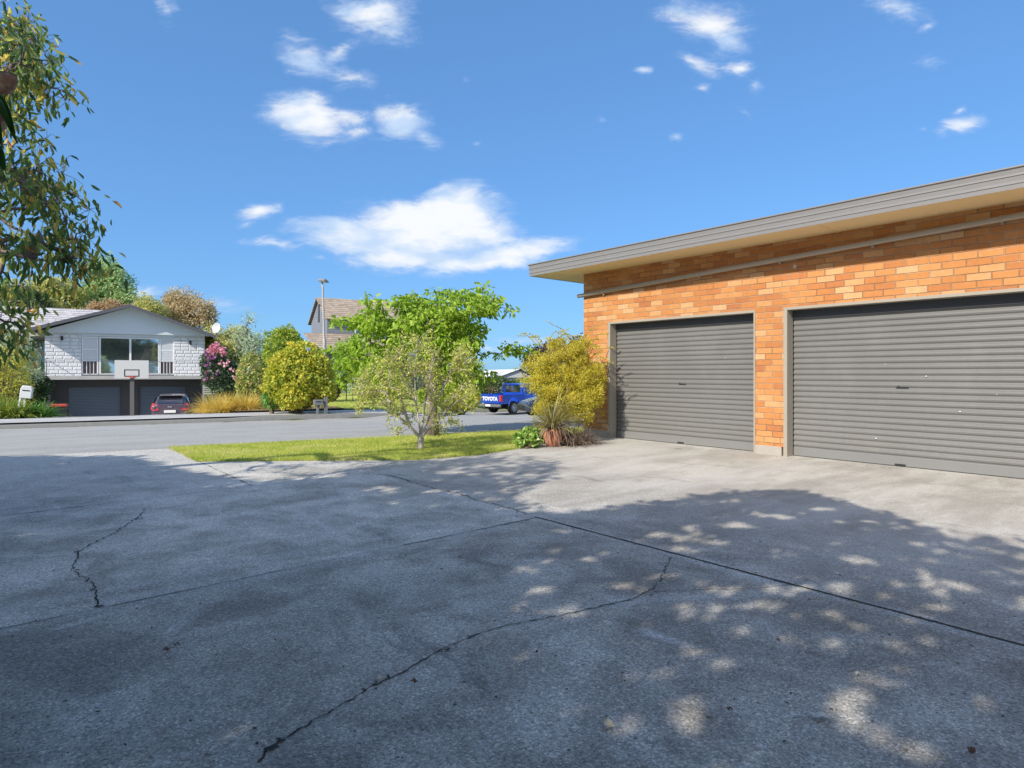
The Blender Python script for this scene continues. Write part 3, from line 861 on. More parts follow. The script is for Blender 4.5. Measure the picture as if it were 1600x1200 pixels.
def house_opposite():
    h = empty('gabled_house', (HC[0], HC[1], -1.66), HROT, 'white block house with low grey gable over two dark garage doors across the road', 'house')
    Z0 = 1.66
    L, Rr = hx(70), hx(320)
    zE, zP = 3.44+Z0, 4.98+Z0; xr = hx(204)
    zd = 1.04+Z0
    mb = MB()   # upper block walls (openings left for the window band)
    wa, wb = hx(127), hx(272)
    mb.box((L, 0, zd), (wa, 7, zE)); mb.box((wb, 0, zd), (Rr, 7, zE)); mb.box((wa, .25, zd), (wb, 7, zE-.35+.3))
    mb.build('wall', M_hwhite, h)
    mb = MB(); mb.box((wa, -.004, 3.27+Z0), (wb, .245, zE-.002)); mb.build('lintel', M_hboard, h)
    # gable panel
    mb = MB(); mb.prism([(L-.25, zE), (Rr+.25, zE), (xr, zP)], -.02, .2, 0, XZ); mb.build('gable', M_hboard, h)
    mb = MB(); mb.box((L, -.06, zE-.035), (Rr, -.021, zE+.02)); mb.build('trim', M_hboard, h)
    # roof
    xl, xq = hx(47), hx(336)
    zl, zq, zr = 3.50+Z0, 3.40+Z0, 5.04+Z0
    mb = MB()
    y0, y1 = -.85, 9.5
    th = .06
    for (xa, za, xb, zb_) in ((xl, zl, xr, zr), (xr, zr, xq, zq)):
        P = [(xa, y0, za), (xb, y0, zb_), (xb, y1, zb_), (xa, y1, za)]
        Q = [(x, y, z+th) for x, y, z in P]
        mb.face(P[::-1]); mb.face(Q)
        for i in range(4):
            j = (i+1) % 4; mb.face([P[i], P[j], Q[j], Q[i]])
    roof = mb.build('roof', M_hroof, h)
    mb = MB()
    for (xa, za, xb, zb_) in ((xl, zl, xr, zr), (xr, zr, xq, zq)):
        mb.face([(xa, y0-.02, za-.12), (xb, y0-.02, zb_-.12), (xb, y0-.02, zb_+.065), (xa, y0-.02, za+.065)])
        mb.face([(xa, y0+.02, za-.12), (xa, y0+.02, za+.0), (xb, y0+.02, zb_+.0), (xb, y0+.02, zb_-.12)])
        mb.face([(xa, y0-.02, za-.12), (xa, y0+.02, za-.12), (xb, y0+.02, zb_-.12), (xb, y0-.02, zb_-.12)])
    mb.build('barge_board', M_hroof, roof)
    mb = MB()
    for (xa, za, xb, zb_) in ((xl, zl, xr, zr), (xr, zr, xq, zq)):
        mb.face([(xa, y0+.03, za-.015), (xb, y0+.03, zb_-.015), (xb, 0, zb_-.015), (xa, 0, za-.015)])
    mb.build('eave_lining', plain('eave_white', [.6, .62, .64], .6), roof)
    # left wing set back, tiled roof
    wl = -14.0
    mb = MB(); mb.box((wl, 2.2, 1.0+Z0), (L, 8.5, zE-.05)); wing = mb.build('wing_wall', plain('wing_render', [.42, .42, .42], .7), h)
    mb = MB()
    ez, rz_ = 3.46+Z0, 5.2+Z0
    P = [(wl-.5, 1.1, ez), (xr, 1.1, ez), (xr, 5.0, rz_), (wl+2, 5.0, rz_)]
    mb.face(P); mb.face([(wl-.5, 1.1, ez), (wl+2, 5.0, rz_), (wl-.5, 9, ez)]); mb.face([(wl+2, 5, rz_), (xr, 5, rz_), (xr, 9, ez), (wl-.5, 9, ez)])
    mb.build('tiled_roof', M_htile, h)
    mb = MB(); mb.box((wl-.5, 1.0, ez-.2), (L-.02, 1.098, ez+.0)); mb.face([(wl-.5, 1.1, ez-.19), (L, 1.1, ez-.19), (L, 2.2, ez-.19), (wl-.5, 2.2, ez-.19)]); mb.build('wing_fascia', plain('wing_fascia', [.48, .47, .44], .6), h)
    mb = MB(); xa, xb = hx(57, 2.2), L-.03
    mb.box((xa, 2.1, zd), (xb, 2.19, 3.1+Z0)); e = mb.build('entry_door', M_wood, h)
    mb = MB(); mb.box((xa+.15, 2.07, zd+.15), (xb-.1, 2.098, 3.0+Z0)); mb.build('pane', M_carglass, e)
    mb = MB(); mb.box((xa-1.6, 2.05, zd), (xa-.05, 2.19, 3.1+Z0)); mb.build('porch_opening', M_dark, h)
    mb = MB(); mb.box((xa-5.2, 2.05, 2.1+Z0), (xa-2.0, 2.19, 3.1+Z0)); w = mb.build('window', M_white, h)
    mb = MB(); mb.box((xa-5.1, 2.02, 2.18+Z0), (xa-3.65, 2.048, 3.02+Z0)); mb.box((xa-3.55, 2.02, 2.18+Z0), (xa-2.1, 2.048, 3.02+Z0)); mb.build('pane', M_glass, w)
    # window band
    def win(pa, pb, za, zb_, name='window', fr=.07):
        a, b = hx(pa), hx(pb)
        mb = MB(); y = .03
        mb.box((a, y, za), (a+fr, y+.1, zb_)); mb.box((b-fr, y, za), (b, y+.1, zb_)); mb.box((a+fr, y, za), (b-fr, y+.1, za+fr)); mb.box((a+fr, y, zb_-fr), (b-fr, y+.1, zb_))
        return mb.build(name, M_white, h), a, b
    w, a, b = win(155, 249, 1.10+Z0, 3.25+Z0)
    mx = hx(203.5)
    mb = MB(); mb.box((mx-.05, .035, 1.17+Z0), (mx+.05, .125, 3.18+Z0)); mb.build('mullion', M_white, w)
    mb = MB(); mb.box((a+.07, .08, 1.17+Z0), (mx-.05, .095, 3.18+Z0)); mb.build('pane', M_glass, w)
    mb = MB(); mb.box((mx+.05, .08, 1.17+Z0), (b-.07, .095, 3.18+Z0)); mb.build('pane', M_glass, w)
    for pa, pb in ((127.5, 153.5), (247.8+1.5, 272)):
        w, a, b = win(pa, pb, 1.10+Z0, 3.25+Z0, 'side_window', .06)
        mb = MB(); mb.box((a+.06, .05, 1.90+Z0), (b-.06, .09, 2.50+Z0)); mb.build('louvre', M_louv, w)
        mb = MB(); mb.box((a+.06, .05, 2.56+Z0), (b-.06, .09, 3.19+Z0)); mb.build('louvre', M_louv, w)
        mb = MB(); mb.box((a+.06, .04, 2.50+Z0), (b-.06, .1, 2.56+Z0)); mb.build('rail', M_white, w)
        mb = MB(); mb.box((a+.06, .04, 1.84+Z0), (b-.06, .1, 1.90+Z0)); mb.build('rail', M_white, w)
        mb = MB(); mb.box((a+.06, .09, 1.16+Z0), (b-.06, .11, 1.84+Z0)); mb.build('pane', M_curtain, w)
        mb = MB()
        for k in range(1, 4):
            x = a+.06+(b-a-.12)*k/4; mb.box((x-.015, .05, 1.16+Z0), (x+.015, .075, 1.84+Z0))
        mb.build('grille', M_white, w)
    # dark infill between frames
    mb = MB(); mb.box((wa, .14, zd), (wb, .245, 3.268+Z0)); mb.build('wall_infill', plain('infill_grey', [.45, .46, .48], .7), h)
    # wall lights
    for px_, z in ((97, 3.12), (297.5, 3.02)):
        x = hx(px_); mb = MB(); mb.box((x-.05, -.12, z-.12+Z0), (x+.05, -.01, z+.12+Z0)); mb.build('wall_light', M_black, h)
    # deck
    dl, dr = hx(71, -1.1), hx(323, -1.1)
    mb = MB(); mb.box((dl, -1.1, .83+Z0), (dr, -.03, 1.035+Z0)); deck = mb.build('deck', M_conc, h, bevel=.01)
    mb = MB(); zr2 = 1.84+Z0
    mb.bar((dl+.04, -1.05, zr2), (dr-.04, -1.05, zr2), .035, .03); mb.bar((dl+.04, -1.05, 1.14+Z0), (dr-.04, -1.05, 1.14+Z0), .02, .02)
    mb.bar((dl+.04, -1.05, zr2), (dl+.04, 0, zr2), .035, .03); mb.bar((dr-.04, -1.05, zr2), (dr-.04, 0, zr2), .035, .03)
    for f in np.linspace(0, 1, 5):
        x = dl+.04+(dr-dl-.08)*f; mb.box((x-.02, -1.07, 1.035+Z0), (x+.02, -1.03, zr2))
    mb.build('balustrade', M_steel, deck)
    # basement wall and doors
    g1a, g1b, g2a, g2b = hx(104), hx(190), hx(216.5), hx(292)
    gt = .46+Z0; zt = .828+Z0
    mb = MB()
    for a, b in ((L, g1a), (g1b, g2a), (g2b, Rr)): mb.box((a, 0, 0), (b, .3, gt))
    mb.box((L, 0, gt), (Rr, .3, zt)); mb.box((L, .3, 0), (Rr, 7, zt)); mb.build('basement_wall', M_char, h)
    for a, b in ((g1a, g1b), (g2a, g2b)):
        mb = MB(); mb.box((a+.03, .14, 0.0), (b-.03, .17, gt-.02)); d = mb.build('garage_door', M_hdoor, h)
        mb = MB(); mb.box((a, .04, 0), (a+.06, .13, gt)); mb.box((b-.06, .04, 0), (b, .13, gt)); mb.box((a+.06, .04, gt-.06), (b-.06, .13, gt)); mb.build('door_frame', M_char, d)
        tag(d, None)
    mb = MB(); mb.box((dl+.02, -1.06, 0), (dl+.2, -.005, .828+Z0)); mb.build('sun_block_wall', M_char, h)  # wall added at the left post to block the sun from the doors
    for x in (dr-.12,):
        mb = MB(); mb.box((x-.11, -1.08, 0), (x+.11, -.86, .828+Z0)); mb.build('post', plain('brown_post', [.12, .11, .11], .7), h)
    return h
house_opposite()

# ------------------------------------------------------------------ other buildings
M_wb = mat_stripes('blue_grey_weatherboard', [.24, .26, .30], [.10, .11, .14], 2, .17, .84, .6, .02)
M_btile = mat_tiles('brown_roof_tiles', [.33, .26, .19], [.46, .365, .275], [.14, .105, .08], .17, .33)
def gable_box(root, x0, x1, y0, y1, z0, ze, zr, wallm, roofm, oh=.4, axis='x', names=('wall', 'roof')):
    """gable roof with the ridge along local x"""
    ym = (y0+y1)/2
    M = Matrix(((0,0,1,0),(1,0,0,0),(0,1,0,0),(0,0,0,1)))
    mb = MB(); mb.prism([(y0, z0), (y1, z0), (y1, ze), (ym, zr-.1), (y0, ze)], x0, x1, 0, M); w = mb.build(names[0], wallm, root)
    mb = MB(); sl = (zr-ze)/(ym-y0)
    for s in (-1, 1):
        ya = y0-oh if s < 0 else y1+oh; za = ze-oh*sl
        P = [(x0-oh*.6, ya, za), (x1+oh*.6, ya, za), (x1+oh*.6, ym, zr), (x0-oh*.6, ym, zr)]
        Q = [(x, y, z+.1) for x, y, z in P]
        mb.face(Q); mb.face(P[::-1])
        for i in range(4):
            j = (i+1) % 4; mb.face([P[i], P[j], Q[j], Q[i]])
    r = mb.build(names[1], roofm, root)
    return w, r
def two_storey():
    p = pw(511, 583, 44); gz = -.25
    h = empty('two_storey_house', (p.x, p.y, gz), HROT, 'two storey blue grey weatherboard house with brown tiled roof behind the street lamp', 'house')
    def zz(py, Z): return H+(583-py)*Z/960 - gz
    w, r = gable_box(h, 0, 11, 0, 5.4, 0, zz(495, 44), zz(466, 46), M_wb, M_btile, .35)
    # lower wing with lean-to roof in front
    mb = MB(); mb.box((-1.2, -4.2, 0), (4.6, -.01, zz(551, 41))); mb.build('front_wing', plain('grey_wing', [.22, .24, .29], .7), h)
    mb = MB(); za, zb_ = zz(549, 40.5), zz(521, 44)
    mb.face([(-1.7, -4.6, za), (5.2, -4.6, za), (3.2, -.02, zb_), (-1.7, -.02, zb_)]); mb.face([(5.2, -4.6, za), (5.2, .0, za), (3.2, -.02, zb_)])
    mb.build('wing_roof', M_btile, h)
    mb = MB(); mb.box((-1.7, -4.68, za-.18), (5.25, -4.6, za+.02)); mb.build('gutter', plain('gutter_grey', [.3, .32, .36], .5), h)
    mb = MB(); mb.box((.5, -4.24, .9), (2.6, -4.205, 2.2)); a = mb.build('window', M_white, h)
    mb = MB(); mb.box((.58, -4.26, .98), (2.52, -4.242, 2.12)); mb.build('pane', M_glass, a)
    for x in (2.0, 5.2, 8.2):
        mb = MB(); mb.box((x, -.05, 3.6), (x+1.3, -.005, 4.7)); a = mb.build('window', M_white, h)
        mb = MB(); mb.box((x+.07, -.07, 3.67), (x+1.23, -.052, 4.63)); mb.build('pane', M_carglass, a)
    # flue up the end wall
    mb = MB(); q = pw(484.5, 500, 44.5); mb.tube([(-.28, 1.4, zz(503, 44.5)), (-.28, 1.4, zz(474, 44.5))], .07, 8); mb.build('flue', plain('flue_dark', [.08, .09, .11], .5), h)
    mb = MB(); mb.tube([(7.3, 2.7, zz(474, 48)), (7.3, 2.7, zz(449, 48))], .025, 5); mb.bar((6.95, 2.7, zz(456, 48)), (7.65, 2.7, zz(456, 48)), .03); mb.build('aerial', M_steel, h)
two_storey()

def white_bungalow():
    Z = 62; p = pw(792, 583, Z); gz = -1.5
    h = empty('white_bungalow', (p.x, p.y, gz), math.radians(20), 'low white roofed bungalow with grey gable far behind the blue pickup', 'house')
    k = Z/960
    def zz(py): return H+(583-py)*k-gz
    M = XZ
    wl, wr = -2.6, 2.2
    mb = MB(); mb.box((-.9*1, 0, 0), (3.3, 7, zz(590))); mb.prism([(-.9, zz(590)), (3.3, zz(590)), (1.2, zz(578))], -.0, .2, 0, XZ); mb.build('wall', plain('pale_grey_wall', [.50, .50, .53], .7), h)
    mb = MB()
    zr, ze = zz(577), zz(589)
    mb.face([(1.2, -.4, zr), (1.2, 7, zr), (-1.1, 7, ze), (-1.1, -.4, ze)]); mb.face([(1.2, -.4, zr), (3.6, -.4, ze), (3.6, 7, ze), (1.2, 7, zr)])
    mb.build('roof', plain('white_roof', [.72, .72, .72], .5), h)
    mb = MB(); mb.box((-4.4, 1.2, 0), (-.91, 7, zz(589.5))); mb.build('wing', plain('brown_wall', [.35, .18, .13], .7), h)
    mb = MB(); mb.face([(-1.12, 3, zr-.05), (1.0, 3, zr-.05), (-1.0, .6, ze+.1), (-4.7, .6, ze-.0)]); mb.face([(-4.7, .6, ze), (-1.0, .6, ze+.1), (-1.0, .6, ze-.15), (-4.7, .6, ze-.2)]); mb.build('wing_roof', plain('white_roof2', [.75, .75, .75], .5), h)
    mb = MB(); mb.box((.6, -.06, zz(599)), (3.0, -.01, zz(591))); w = mb.build('window', M_white, h)
    mb = MB(); mb.box((.7, -.09, zz(598.5)), (1.75, -.062, zz(591.5))); mb.box((1.85, -.09, zz(598.5)), (2.9, -.062, zz(591.5))); mb.build('pane', M_glass, w)
white_bungalow()

def carport():
    Z = 44; p = pw(742, 606, Z); gz = -1.4
    h = empty('flat_carport', (p.x, p.y, gz), math.radians(10), 'dark flat roofed carport on thin posts behind the yellow hedge', 'carport')
    k = Z/960
    zt = H+(583-600)*k-gz
    mb = MB(); mb.box((-2.6, -.5, zt-.22), (.9, 3.5, zt)); mb.build('roof', plain('carport_roof', [.12, .125, .14], .5), h)
    mb = MB(); mb.box((-2.7, -.6, zt+.002), (1.0, 3.6, zt+.05)); mb.build('roof_edge', M_steel, h)
    for x in (.6, -2.4):
        mb = MB(); mb.box((x, -.3, 0), (x+.09, -.21, zt-.22)); mb.build('post', M_steel, h)
carport()

# our own neighbour beyond the left hedge is out of frame; the trees there throw the shade
# ------------------------------------------------------------------ plants: materials
BK_grey = mat_bark('grey_bark', [.24, .20, .17], [.55, .48, .42])
BK_dark = mat_bark('dark_bark', [.10, .08, .065], [.24, .19, .155])
BK_brown = mat_bark('brown_bark', [.12, .085, .055], [.26, .20, .14])
LM_left = leafmat('drooping_leaf', [(0, (0.078, 0.143, 0.058)), (.40, (0.156, 0.260, 0.091)), (.68, (0.312, 0.416, 0.130)), (.84, (0.650, 0.598, 0.169)), (.965, (0.858, 0.650, 0.182)), (1, (0.780, 0.312, 0.091))], .62, .45)
LM_shade = leafmat('shade_tree_leaf', [(0, (.03, .06, .02)), (1, (.09, .14, .04))], .25)
LM_small = leafmat('lawn_tree_leaf', [(0, (.34, .40, .08)), (.5, (.54, .58, .12)), (.85, (.74, .72, .20)), (1, (.62, .48, .25))], .4, .6)
LM_maple = leafmat('maple_leaf', [(0, (.20, .36, .04)), (.5, (.38, .56, .06)), (.8, (.56, .70, .11)), (1, (.78, .80, .26))], .55, .45, patch=.5)
LM_gold = leafmat('gold_foliage', [(0, (.36, .37, .05)), (.4, (.66, .60, .08)), (.8, (.90, .78, .15)), (1, (.80, .54, .18))], .55, .6, patch=.9, pscale=5)
LM_purple = leafmat('burgundy_leaf', [(0, (.04, .018, .022)), (.6, (.09, .035, .04)), (1, (.17, .08, .06))], .3)
LM_flax = leafmat('flax_blade', [(0, (.20, .20, .07)), (.5, (.34, .32, .12)), (.8, (.46, .38, .17)), (1, (.30, .16, .09))], .3, .5)
LM_dead = leafmat('dead_blade', [(0, (.17, .11, .08)), (.5, (.30, .21, .16)), (1, (.42, .33, .26))], .15, .8)
LM_fresh = leafmat('fresh_leaf', [(0, (0.135, 0.270, 0.041)), (.6, (0.297, 0.486, 0.081)), (.93, (0.486, 0.621, 0.189)), (1, (0.878, 0.891, 0.675))], .4)
LM_round = leafmat('yellow_green_leaf', [(0, (.16, .26, .04)), (.35, (.38, .46, .06)), (.68, (.70, .63, .08)), (.90, (.80, .60, .09)), (1, (.78, .28, .08))], .4, .5, patch=.8, pscale=1.1)
LM_mottle = leafmat('mottled_leaf', [(0, (0.156, 0.234, 0.065)), (.5, (0.390, 0.468, 0.143)), (.85, (0.650, 0.624, 0.195)), (1, (0.650, 0.364, 0.208))], .4)
LM_conifer = leafmat('conifer_leaf', [(0, (0.184, 0.276, 0.034)), (.6, (0.391, 0.506, 0.069)), (1, (0.621, 0.667, 0.138))], .45)
LM_rhodo = leafmat('rhododendron_leaf', [(0, (0.032, 0.056, 0.032)), (.7, (0.080, 0.136, 0.064)), (1, (0.160, 0.224, 0.112))], .2)
LM_pink = leafmat('pink_petal', [(0, (.62, .20, .32)), (.6, (.80, .38, .50)), (1, (.90, .60, .66))], .3)
LM_violet = leafmat('violet_petal', [(0, (.20, .06, .22)), (.6, (.40, .16, .42)), (1, (.50, .20, .28))], .3)
LM_oats = leafmat('golden_grass', [(0, (0.525, 0.399, 0.084)), (.5, (0.777, 0.588, 0.126)), (.85, (0.903, 0.714, 0.252)), (1, (0.819, 0.630, 0.399))], .45, .6)
LM_silver = leafmat('silver_leaf', [(0, (.36, .46, .30)), (.5, (.58, .66, .48)), (1, (.78, .82, .66))], .45)
LM_olive = leafmat('olive_gold_leaf', [(0, (0.207, 0.276, 0.057)), (.5, (0.506, 0.506, 0.092)), (.85, (0.759, 0.621, 0.115)), (1, (0.736, 0.437, 0.092))], .4, patch=.7)
LM_agap = leafmat('agapanthus_leaf', [(0, (0.075, 0.195, 0.045)), (.6, (0.180, 0.390, 0.075)), (1, (0.375, 0.600, 0.150))], .3, .4)
LM_lime = leafmat('lime_strap_leaf', [(0, (.18, .26, .04)), (.6, (.36, .44, .08)), (1, (.55, .58, .2))], .3, .4)
LM_bgreen = leafmat('airy_green_leaf', [(0, (0.286, 0.442, 0.221)), (.6, (0.468, 0.624, 0.312)), (1, (0.676, 0.780, 0.416))], .5)
LM_bolive = leafmat('pale_olive_leaf', [(0, (0.400, 0.438, 0.150)), (.6, (0.625, 0.625, 0.250)), (1, (0.800, 0.725, 0.350))], .5)
LM_tan = leafmat('tan_seed_foliage', [(0, (0.425, 0.338, 0.225)), (.5, (0.650, 0.537, 0.362)), (1, (0.825, 0.700, 0.475))], .45)
LM_orange = leafmat('russet_foliage', [(0, (0.408, 0.264, 0.144)), (.6, (0.576, 0.408, 0.240)), (1, (0.660, 0.504, 0.336))], .3)
LM_gum = leafmat('blue_gum_leaf', [(0, (0.375, 0.525, 0.425)), (.6, (0.550, 0.700, 0.575)), (1, (0.725, 0.850, 0.700))], .5)
LM_hedge = leafmat('dark_hedge_leaf', [(0, (0.030, 0.060, 0.022)), (.7, (0.075, 0.120, 0.038)), (1, (0.135, 0.195, 0.060))], .2)
LM_yhedge = leafmat('yellow_hedge_leaf', [(0, (.30, .36, .05)), (.6, (.54, .56, .08)), (1, (.70, .64, .14))], .4, patch=.6, pscale=2)

def shell_bush(name, label, cat, base, blobs, n, L, W, lm, group=None, tmpl=RHO, thick=.16, lump=.12, stem=None, up=None, extra=None):
    """dense clipped or mounded shrub: leaves through the outer part of the volume, a woody frame inside"""
    base = Vector(base); root = empty(name, base, 0, label, cat, group)
    w = np.array([b[3]*b[5]+b[3]*b[4] for b in blobs]); w = w/w.sum()
    k = R.choice(len(blobs), n, p=w); B = np.array(blobs)[k]
    d = rdir(n)
    ph = np.sin(d[:, 0]*7+B[:, 0]*3)*np.sin(d[:, 1]*6+1+B[:, 1])*np.sin(d[:, 2]*8+2+k)
    r = 1 + lump*ph*1.6 - np.abs(R.normal(size=n))*thick
    P = B[:, :3] + d*r[:, None]*B[:, 3:6]
    # drop leaves buried deep inside another lobe
    keep = np.ones(n, bool)
    for i, b in enumerate(blobs):
        q = (P-np.array(b[:3]))/np.array(b[3:6]); keep &= ~((np.linalg.norm(q, axis=1) < .62) & (k != i))
    gz = base.z
    keep &= P[:, 2] > gz-.02
    P = P[keep]; d = d[keep]
    D = unit(d*.7 + rdir(len(P))*.8)
    Lr = L*R.uniform(.7, 1.3, len(P))
    leaves('foliage', P-np.array(base), D, Lr, Lr*(W/L), lm, root, tmpl, up=d*.7)
    mb = MB()
    for b in blobs:
        for q in range(7):
            e = Vector(b[:3]) + Vector(rdir(1)[0]*np.array(b[3:6])*.8)
            s = Vector((base.x+random.gauss(0, .06), base.y+random.gauss(0, .06), base.z))
            m = s.lerp(e, .5)+Vector((random.gauss(0, .06), random.gauss(0, .06), .05))
            mb.tube([s-base, m-base, e-base], [.03, .02, .008], 5, caps=False)
    mb.build('stems', stem or BK_brown, root, smooth=True)
    return root

def straps(name, label, cat, base, n, L, W, lm, spread=.9, seg=6, droop=1.0, up0=1.0, group=None, part=None, parent=None, r0=.05, lvar=.35, build=True):
    """arching strap-leaf clump as one mesh of bent blades"""
    base = Vector(base); mb = MB()
    for i in range(n):
        a = random.uniform(0, 2*PI); el = random.uniform(.15, 1.0)*spread
        l = L*random.uniform(1-lvar, 1+lvar); w = W*random.uniform(.7, 1.2)
        d = Vector((math.cos(a)*math.sin(el), math.sin(a)*math.sin(el), math.cos(el)*up0))
        p = Vector((math.cos(a)*r0*random.random(), math.sin(a)*r0*random.random(), 0))
        side = Vector((-math.sin(a), math.cos(a), random.gauss(0, .25))).normalized()
        prev = None; st = l/seg; b0 = len(mb.v)
        for k in range(seg+1):
            f = k/seg; ww = w*(1-f**2.2)*(.6+.4*min(1, f*4)) + .0008
            mb.v += [tuple(p-side*ww/2), tuple(p+side*ww/2)]
            if k:
                j = b0+2*k; mb.f.append([j-2, j-1, j+1, j]); mb.m.append(0)
            p = p + d*st
            d = (d + Vector((0, 0, -droop*random.uniform(.6, 1.3)/seg))).normalized()
    if parent is not None:
        return mb.build(part or name, lm, parent)
    root = mb.build(name, lm, loc=base)
    return tag(root, label, cat, group)


# ---- where the crowns overhead throw their shade, and the gaps in them
SUN_EL = math.radians(34.3); SUN_H = (-.643, -.766)
ck = 1/math.tan(SUN_EL)
def visible(x, y, z, m=.05):
    if y < .3: return False
    u, v = x/y, (z-H)/y
    return abs(u) < .8333+m and v < .607+m and v > -.65
W_main = [(-9.0, 8.05), (-7.35, 8.8), (-5.33, 8.75), (-4.86, 8.18), (-3.82, 7.34), (-2.91, 6.73), (-2.15, 6.89), (-1.79, 7.15), (-1.3, 7.5), (-.5, 7.1), (0, 5.9), (.16, 5.3), (.71, 5.24), (1.5, 5.78), (2.2, 6.15), (2.93, 6.25), (3.11, 5.24), (3.22, 4.76), (3.62, 4.3), (4.6, 3.6), (6.2, 2.2), (6.5, .3), (1.5, .2), (-3.5, .5), (-8.5, 4.5)]
W_strk = [(-2.2, 7.5), (-1.48, 8.0), (-.55, 8.8), (.2, 9.0), (.54, 8.5), (.60, 7.6), (.45, 7.0), (0, 6.0), (-.6, 6.6), (-1.4, 7.2)]
HOLES = [(20,455,20),(45,522,12),(110,524,14),(155,340,20),(95,430,14),(150,410,10),(300,400,25),(240,430,20),(345,510,28),(420,520,18),(460,355,25),(540,365,30),(555,395,14),(635,375,14),(715,322,28),(650,320,14),(850,295,30),(770,290,20),(900,325,10),(905,353,10),(1000,375,14),(925,395,14),(1085,430,35),(1130,440,15),(1300,490,20),(1410,515,40),(1450,525,30),(1310,430,15),(1430,425,14),(1355,380,20),(1250,375,12),(640,600,14),(640,575,10),(718,648,20),(1010,605,32),(1070,635,25),(1012,695,26),(1060,705,12),(873,678,20),(1180,690,25),(1160,545,15),(1230,620,20),(555,712,22),(650,735,12),(630,768,12),(385,790,22),(540,880,30),(555,935,22),(365,942,22),(1080,865,30),(1025,900,22),(1130,970,32),(1060,965,20),(1290,1035,28),(1370,980,14),(1450,865,18),(165,590,12),(95,590,14),(35,580,12),(1385,770,10),(1570,465,14),(700,520,14),(1320,520,14),(1500,470,12),(820,420,10),(1120,310,20),(1200,330,16),(980,270,16)]
HC_ = []
for zx, zy, rr in HOLES:
    x, y = gp(800+zx/2, 660+zy/2); HC_.append((x, y, rr/2*H/(660+zy/2-583)))
rh_ = random.Random(5)
for k in range(105):
    if k < 55: px, py, q = rh_.uniform(1040, 1620), rh_.uniform(768, 960), rh_.uniform(4, 10)
    elif k < 90: px, py, q = rh_.uniform(560, 890), rh_.uniform(712, 800), rh_.uniform(4, 8)
    else: px, py, q = rh_.uniform(800, 1620), rh_.uniform(850, 1190), rh_.uniform(2, 7)
    x, y = gp(px, py); HC_.append((x, y, q*H/(py-583)))
HC_ = np.array(HC_)
def inp(x, y, poly):
    c = np.zeros(len(x), bool); j = len(poly)-1
    for i in range(len(poly)):
        xi, yi = poly[i]; xj, yj = poly[j]
        t = (yi > y) != (yj > y)
        with np.errstate(divide='ignore', invalid='ignore'):
            c ^= t & (x < (xj-xi)*(y-yi)/((yj-yi) or 1e-9)+xi)
        j = i
    return c
def keep_shade(P):
    sx = P[:, 0]-ck*P[:, 2]*SUN_H[0]; sy = P[:, 1]-ck*P[:, 2]*SUN_H[1]
    jx, jy = R.normal(size=len(sx))*.07, R.normal(size=len(sx))*.07
    a = inp(sx+jx, sy+jy, W_main); b = inp(sx+jx, sy+jy, W_strk) & (R.uniform(size=len(sx)) < .55)
    k = a | b
    yy = np.maximum(P[:, 1], .05); k &= ~((P[:, 1] > .05) & (np.abs(P[:, 0]/yy) < .93) & ((P[:, 2]-H)/yy < .72))
    for x, y, rr in HC_:
        k &= ~(np.hypot(sx-x, sy-y) < rr*.95+.050)
    return k
def keep_left(P):
    y = np.maximum(P[:, 1], .3); vis = (np.abs(P[:, 0]/y) < .84) & ((P[:, 2]-H)/y < .62)
    sx = P[:, 0]-ck*P[:, 2]*SUN_H[0]; sy = P[:, 1]-ck*P[:, 2]*SUN_H[1]
    return vis | keep_shade(P) | (sx < -8.5)

# ---- tree with drooping leaves at the left edge
lb = []
for (px, py, rx, ry, Z) in [(22, 95, 48, 55, 5.2), (55, 120, 28, 45, 5.0), (15, 190, 40, 40, 5.2), (45, 275, 52, 38, 5.0), (85, 320, 45, 35, 4.9), (122, 350, 34, 32, 4.9), (100, 400, 30, 32, 4.9), (40, 370, 50, 45, 5.1), (18, 440, 34, 50, 5.0), (20, 505, 22, 34, 5.0), (42, 525, 9, 24, 4.9),
                            (-60, 120, 70, 90, 5.4), (-70, 280, 80, 80, 5.4), (-60, 430, 70, 70, 5.4), (-170, 150, 90, 110, 5.8), (-180, 350, 100, 100, 5.8), (-60, 20, 70, 60, 5.6), (5, 35, 28, 22, 5.4)]:
    lb.append(blob(px, py, rx, ry, Z, .45))
LT = []
for c in in_ellipsoids(lb, 700, .05):
    sx, sy = c[0]+1.466*.643*c[2], c[1]+1.466*.766*c[2]
    vis = c[1] > 0 and abs(c[0]/c[1]) < .83 and (c[2]-H)/c[1] < .62
    if not vis and (len(LT) > 900 or (sy > 9.3 + .55*(sx+2) and sx > -6.5)): continue
    LT.append(tuple(c))
lbt = None
tree('spreading_tree', 'tall tree with drooping green and yellow leaves hanging in from the left edge', 'tree',
     (-6.6, 5.6, 0), [(-6.6, 5.6, -.1), (-6.55, 5.6, .6), (-6.45, 5.55, 1.3), (-6.3, 5.5, 2.0), (-6.1, 5.4, 2.6)], None, 0, 18, .090, .025, LM_left, BK_dark,
     r_trunk=.085, r_tip=.0032, targets=LT[:230], cl_r=.20, tmpl=HEX, droop=.95, twigs=7, keep=keep_left, sag=-.04, jit=.10, shell=.05, outward=.35)

